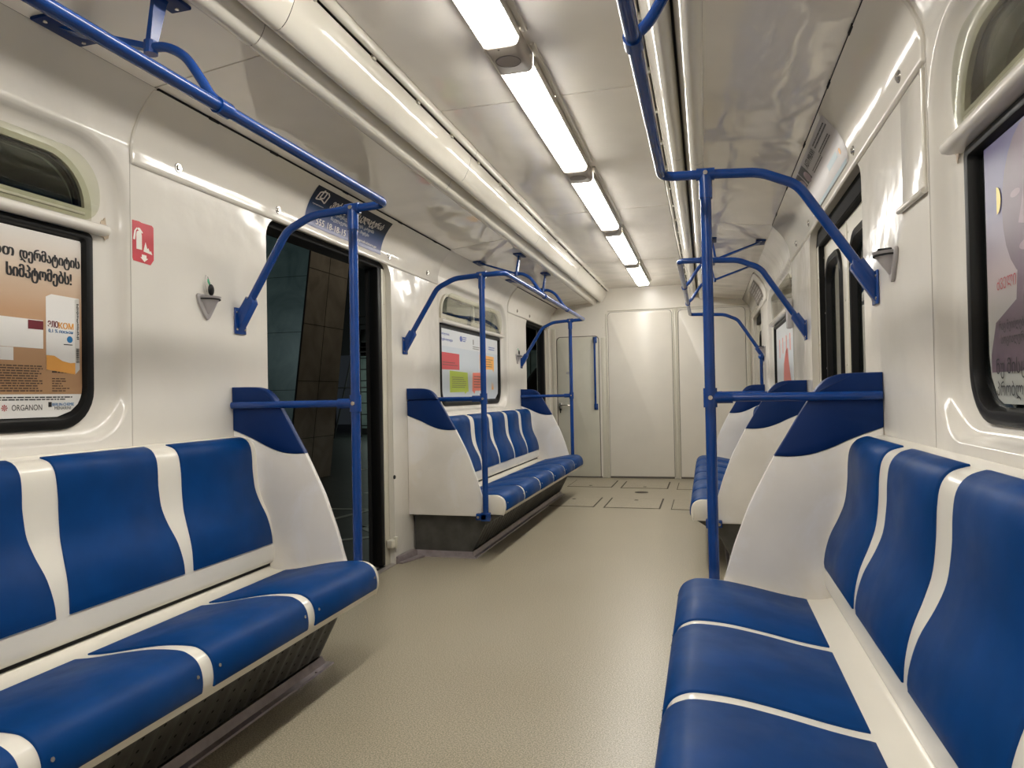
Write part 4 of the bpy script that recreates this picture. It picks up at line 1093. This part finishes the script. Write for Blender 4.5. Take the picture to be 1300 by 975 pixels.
def holder(s, y, label, tagged=False):
    t = thing('flag_holder', label, 'holder', (s*W, y, 1.42), 'grey conical holders on the walls')
    m = MB(); rings = []
    # back plate triangle with rounded tip
    pl = [(y-.062, 1.512), (y-.056, 1.520), (y+.056, 1.520), (y+.062, 1.512), (y+.05, 1.48), (y+.012, 1.425), (y, 1.418), (y-.012, 1.425), (y-.05, 1.48)]
    m.prism(pl, 'X', s*(W-.0005), s*(W-.012), .003)
    tip = Vector((s*(W-.010), y, 1.432)); rim = [Vector((s*(W-.010-.052*math.sin(a)), y+.050*math.cos(a), 1.512)) for a in [k*PI/10 for k in range(11)]]
    V = []; n = len(rim)
    for k in range(7):
        f = k/6; V.append([tip+(r-tip)*(.12+.88*f) for r in rim])
    for ring in V: pass
    m.loft(V, close=False, cap=False); inner = [[p+Vector((s*.003, 0, 0)) for p in r] for r in V]
    m.loft(inner, close=False, cap=False)
    b = m.build('pocket', 'cone', t, angle=60)
    m = MB(); m.prism([(p.x*1.0+s*.002, p.y*.96+y*.04) for p in rim], 'Z', 1.498, 1.503); m.build('pocket_inside', 'void', t, smooth=False)
    if tagged:
        m = MB(); m.tube([(s*(W-.012), y-.004, 1.595), (s*(W-.016), y+.006, 1.57), (s*(W-.018), y+.004, 1.53)], .0015, 6); m.tube([(s*(W-.010), y-.012, 1.60), (s*(W-.012), y-.02, 1.56), (s*(W-.014), y-.01, 1.53)], .001, 6); m.build('wire_loop', 'chrome', t)
        m = MB(); m.tube([(s*(W-.012), y+.0, 1.585), (s*(W-.017), y-.006, 1.572), (s*(W-.018), y+.004, 1.560)], .003, 6); m.build('green_cord', 'green', t)
        m = MB(); bm_ = bmesh.new(); bmesh.ops.create_uvsphere(bm_, u_segments=14, v_segments=10, radius=1); m.bm(bm_, Matrix.Translation((s*(W-.024), y+.002, 1.540)) @ Matrix.Diagonal((.008, .017, .024, 1))); m.build('black_tag', 'black', t)
    else:
        m = MB(); m.prism([(s*(W-.012), y-.03), (s*(W-.05), y-.02), (s*(W-.045), y+.03), (s*(W-.012), y+.035)], 'Z', 1.510, 1.522, .003); m.build('dark_opening', 'black', t)  # dark opening of the pocket, put in as a black block
holder(-1, 2.44, 'grey cone holder with a black tag and green cord on the near left wall', True)
holder(1, 2.42, 'grey cone holder with a dark opening above the near right bracket', False)
holder(-1, 7.36, 'tiny grey cone holder beside the far left door', True)
holder(1, 7.36, 'tiny grey cone holder at the far right post', False)
# clear plastic wall unit on the right wall
m = MB(); m.box(1.269, 1.232, 5.02, 5.10, 1.50, 1.70, .01); tag(m.build('wall_box', 'cone', None, loc=(1.25, 5.06, 1.6)), 'small translucent grey box on the right wall beside the far right window', 'box')
m = MB()
m.cyl((-.0, 7.74, .0), (0, 7.74, .0022), .075, .07, 20)
tag(m.build('floor_plug', 'hatchline', None, loc=(0, 7.74, 0)), 'round worn plug in the floor between the two rows of hatches', 'floor plug')

# ------------------------------------------------------------------ station outside the left doors
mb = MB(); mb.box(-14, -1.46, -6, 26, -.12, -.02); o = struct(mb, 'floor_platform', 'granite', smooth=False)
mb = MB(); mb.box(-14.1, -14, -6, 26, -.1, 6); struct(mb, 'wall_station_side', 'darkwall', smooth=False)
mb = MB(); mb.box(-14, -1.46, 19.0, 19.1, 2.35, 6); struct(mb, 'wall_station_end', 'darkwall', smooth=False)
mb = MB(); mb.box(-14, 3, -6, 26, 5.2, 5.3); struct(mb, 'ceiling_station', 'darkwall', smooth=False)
mb = MB(); mb.box(-9.25, -1.5, 19.0, 19.15, .16, 3.0); struct(mb, 'wall_marble', 'teal', smooth=False)
mb = MB(); mb.box(-9.5, -1.5, 18.94, 19.0, -.02, .16); mb.box(-9.5, -1.5, 18.97, 19.02, 2.3, 2.34)
for x in (-8.55, -7.6, -6.4, -5.2, -4.0): mb.box(x-.006, x+.006, 18.99, 19.02, .16, 3.0)
struct(mb, 'baseboard_station', 'void', smooth=False)
# leaning pylon: teal face and brown face
t = thing('station_pylon', 'leaning teal and brown marble pylon outside the open left door', 'pylon', (-5, 8.4, -.02))
def pyl(x, y, z): return (x, y+.205*z, z)
xs0, xs1, y0, y1, z1 = -7.2, -4.5, 7.915, 9.0, 5.15
m = MB(); m.add([pyl(xs0, y0, -.02), pyl(xs1, y0, -.02), pyl(xs1, y0, z1), pyl(xs0, y0, z1)], [[0, 1, 2, 3]])
m.add([pyl(xs0, y0+.04, -.02), pyl(xs1, y0+.04, -.02), pyl(xs1, y0+.04, z1), pyl(xs0, y0+.04, z1)], [[3, 2, 1, 0]]); m.build('teal_face', 'teal', t, smooth=False)
m = MB(); V = [pyl(x, y, z) for z in (-.02, z1) for (x, y) in ((xs0, y0+.01), (xs1-.001, y0+.01), (xs1-.001, y1), (xs0, y1))]
m.add(V, [[0, 1, 2, 3], [4, 5, 6, 7], [0, 1, 5, 4], [1, 2, 6, 5], [2, 3, 7, 6], [3, 0, 4, 7]]); m.build('brown_body', 'brownstone', t, smooth=False)
m = MB()
for z in (.55, 1.32, 2.10, 2.88, 3.66): 
    a, b = pyl(xs1, y0, z), pyl(xs1, y1, z); m.tube([Vector(a)+Vector((.003, 0, 0)), Vector(b)+Vector((.001, 0, 0))], .003, 5)
    a, b = pyl(xs0, y0, z-.12), pyl(xs1, y0, z-.12); m.tube([a, b], .003, 5)
m.tube([Vector(pyl(xs1, 8.46, 0))+Vector((.003, 0, 0)), Vector(pyl(xs1, 8.46, z1))+Vector((.001, 0, 0))], .003, 5)
m.tube([pyl(xs1, y0, 0), pyl(xs1, y0, z1)], .012, 6)
m.build('joints', 'void', t)
# stepladder
t = thing('stepladder', 'tall black stepladder standing against the far station wall', 'stepladder', (-8.35, 17.6, -.02))
def bar(m, a, b, r=.022): m.tube([a, b], r, 6)
m = MB(); Yl = 17.6
bar(m, (-8.50, Yl, -.02), (-8.52, Yl, 3.3), .028); bar(m, (-8.22, Yl, -.02), (-8.25, Yl, 3.3), .028)
for k in range(10): bar(m, (-8.50, Yl, .3+k*.31), (-8.24, Yl, .3+k*.31), .016)
m.build('ladder_rails', 'void', t)
m = MB(); bar(m, (-9.05, Yl-.5, -.02), (-8.72, Yl, 2.35)); bar(m, (-8.72, Yl, 2.35), (-8.74, Yl, 3.3)); bar(m, (-8.74, Yl, 3.3), (-8.22, Yl, 3.3)); bar(m, (-8.74, Yl, 2.35), (-8.2, Yl, 2.35), .035); bar(m, (-9.0, Yl-.4, 1.35), (-8.22, Yl, 1.35)); m.build('support_frame', 'void', t)
m = MB(); m.box(-8.45, -8.28, Yl-.06, Yl+.06, 2.60, 2.95, .03); m.build('bucket', 'void', t)
# inlays in the platform floor
mb = MB()
def inlay(pts, w=.035):
    for a, b in zip(pts[:-1], pts[1:]):
        d = (Vector((b[0], b[1]))-Vector((a[0], a[1]))).normalized(); n = Vector((-d.y, d.x))*w; a2 = Vector(a)-d*w; b2 = Vector(b)+d*w
        mb.add([(a2.x-n.x, a2.y-n.y, -.018), (b2.x-n.x, b2.y-n.y, -.018), (b2.x+n.x, b2.y+n.y, -.018), (a2.x+n.x, a2.y+n.y, -.018)], [[0, 1, 2, 3]])
inlay([(-3.1, 6.28), (-2.50, 6.32), (-2.62, 5.70)]); inlay([(-1.9, 5.56), (-2.17, 5.46), (-1.80, 5.14), (-2.15, 4.86)]); inlay([(-4.3, 10.6), (-4.42, 9.7), (-4.0, 9.80)]); inlay([(-3.4, 8.2), (-2.9, 8.0), (-3.1, 7.4)]); inlay([(-2.4, 7.3), (-2.0, 7.2), (-2.2, 6.8)])
struct(mb, 'trim_16b' if False else 'trim_19', 'chevron', smooth=False)
# dark mound near the far left door, a silhouette of unknown kind
t = MB(); bm_ = bmesh.new(); bmesh.ops.create_uvsphere(bm_, u_segments=20, v_segments=12, radius=1)
for v in bm_.verts:
    v.co.z = max(v.co.z, -.98)
t.bm(bm_, Matrix.Translation((-2.35, 14.2, .66)) @ Matrix.Diagonal((.72, .5, 1.10, 1)))
for k in range(len(t.v)):
    x, y, z = t.v[k]; t.v[k] = (x, y, max(z, -.02))
tag(t.build('dark_mound', 'void', None, loc=(-2.35, 14.2, -.02)), 'dark rounded shape on the platform seen through the far left door', 'covered equipment')
# tunnel side on the right
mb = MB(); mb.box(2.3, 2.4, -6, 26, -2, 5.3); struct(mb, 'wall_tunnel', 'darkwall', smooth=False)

# ------------------------------------------------------------------ lights outside
def point(name, loc, e, col, r=.15):
    l = bpy.data.lights.new(name, 'POINT'); l.energy = e; l.color = col; l.shadow_soft_size = r
    o = bpy.data.objects.new(name, l); o.location = loc; COL.objects.link(o)
point('unseen_station_light', (-6.6, 4.2, 3.6), 60, (.72, .95, .97), .3)
point('unseen_station_light', (-2.3, 9.2, 4.4), 45, (1, .84, .64), .3)
point('unseen_station_light', (-7.4, 17.4, 1.5), 60, (.82, 1, .9), .3)  # unseen light added low by the far wall to brighten it

w = bpy.data.worlds.new('World'); S.world = w; w.use_nodes = True
w.node_tree.nodes['Background'].inputs[0].default_value = (.01, .012, .014, 1); w.node_tree.nodes['Background'].inputs[1].default_value = 1

# ------------------------------------------------------------------ camera
f, yaw, pi_, ro, cx, cz = 892.17804, 0.269, 0.01454, 0.0184, 0.69721, 1.09082
def cam_dir(a, b, d):
    c, s_ = math.cos(ro), math.sin(ro)
    xr = a*c+b*s_; uu = -a*s_+b*c
    yf = d*math.cos(pi_)-uu*math.sin(pi_); z = d*math.sin(pi_)+uu*math.cos(pi_)
    return Vector((xr*math.cos(yaw)-yf*math.sin(yaw), xr*math.sin(yaw)+yf*math.cos(yaw), z))
cam = bpy.data.cameras.new('camera'); cam.sensor_width = 36; cam.sensor_fit = 'HORIZONTAL'; cam.lens = f/1300*36; cam.clip_start = .02; cam.clip_end = 100
co = bpy.data.objects.new('camera', cam); COL.objects.link(co)
R = Matrix((cam_dir(1, 0, 0), cam_dir(0, 1, 0), -cam_dir(0, 0, 1))).transposed().to_4x4()
co.matrix_world = Matrix.Translation((cx, 0, cz)) @ R
S.camera = co
S.view_settings.view_transform = 'Standard'; S.view_settings.look = 'None'; S.view_settings.gamma = 1; S.view_settings.use_curve_mapping = False
S.view_settings.exposure = 0.30
S.cycles.max_bounces = 10; S.cycles.diffuse_bounces = 6; S.cycles.glossy_bounces = 5; S.cycles.transparent_max_bounces = 12
S.cycles.caustics_reflective = False; S.cycles.sample_clamp_indirect = 6
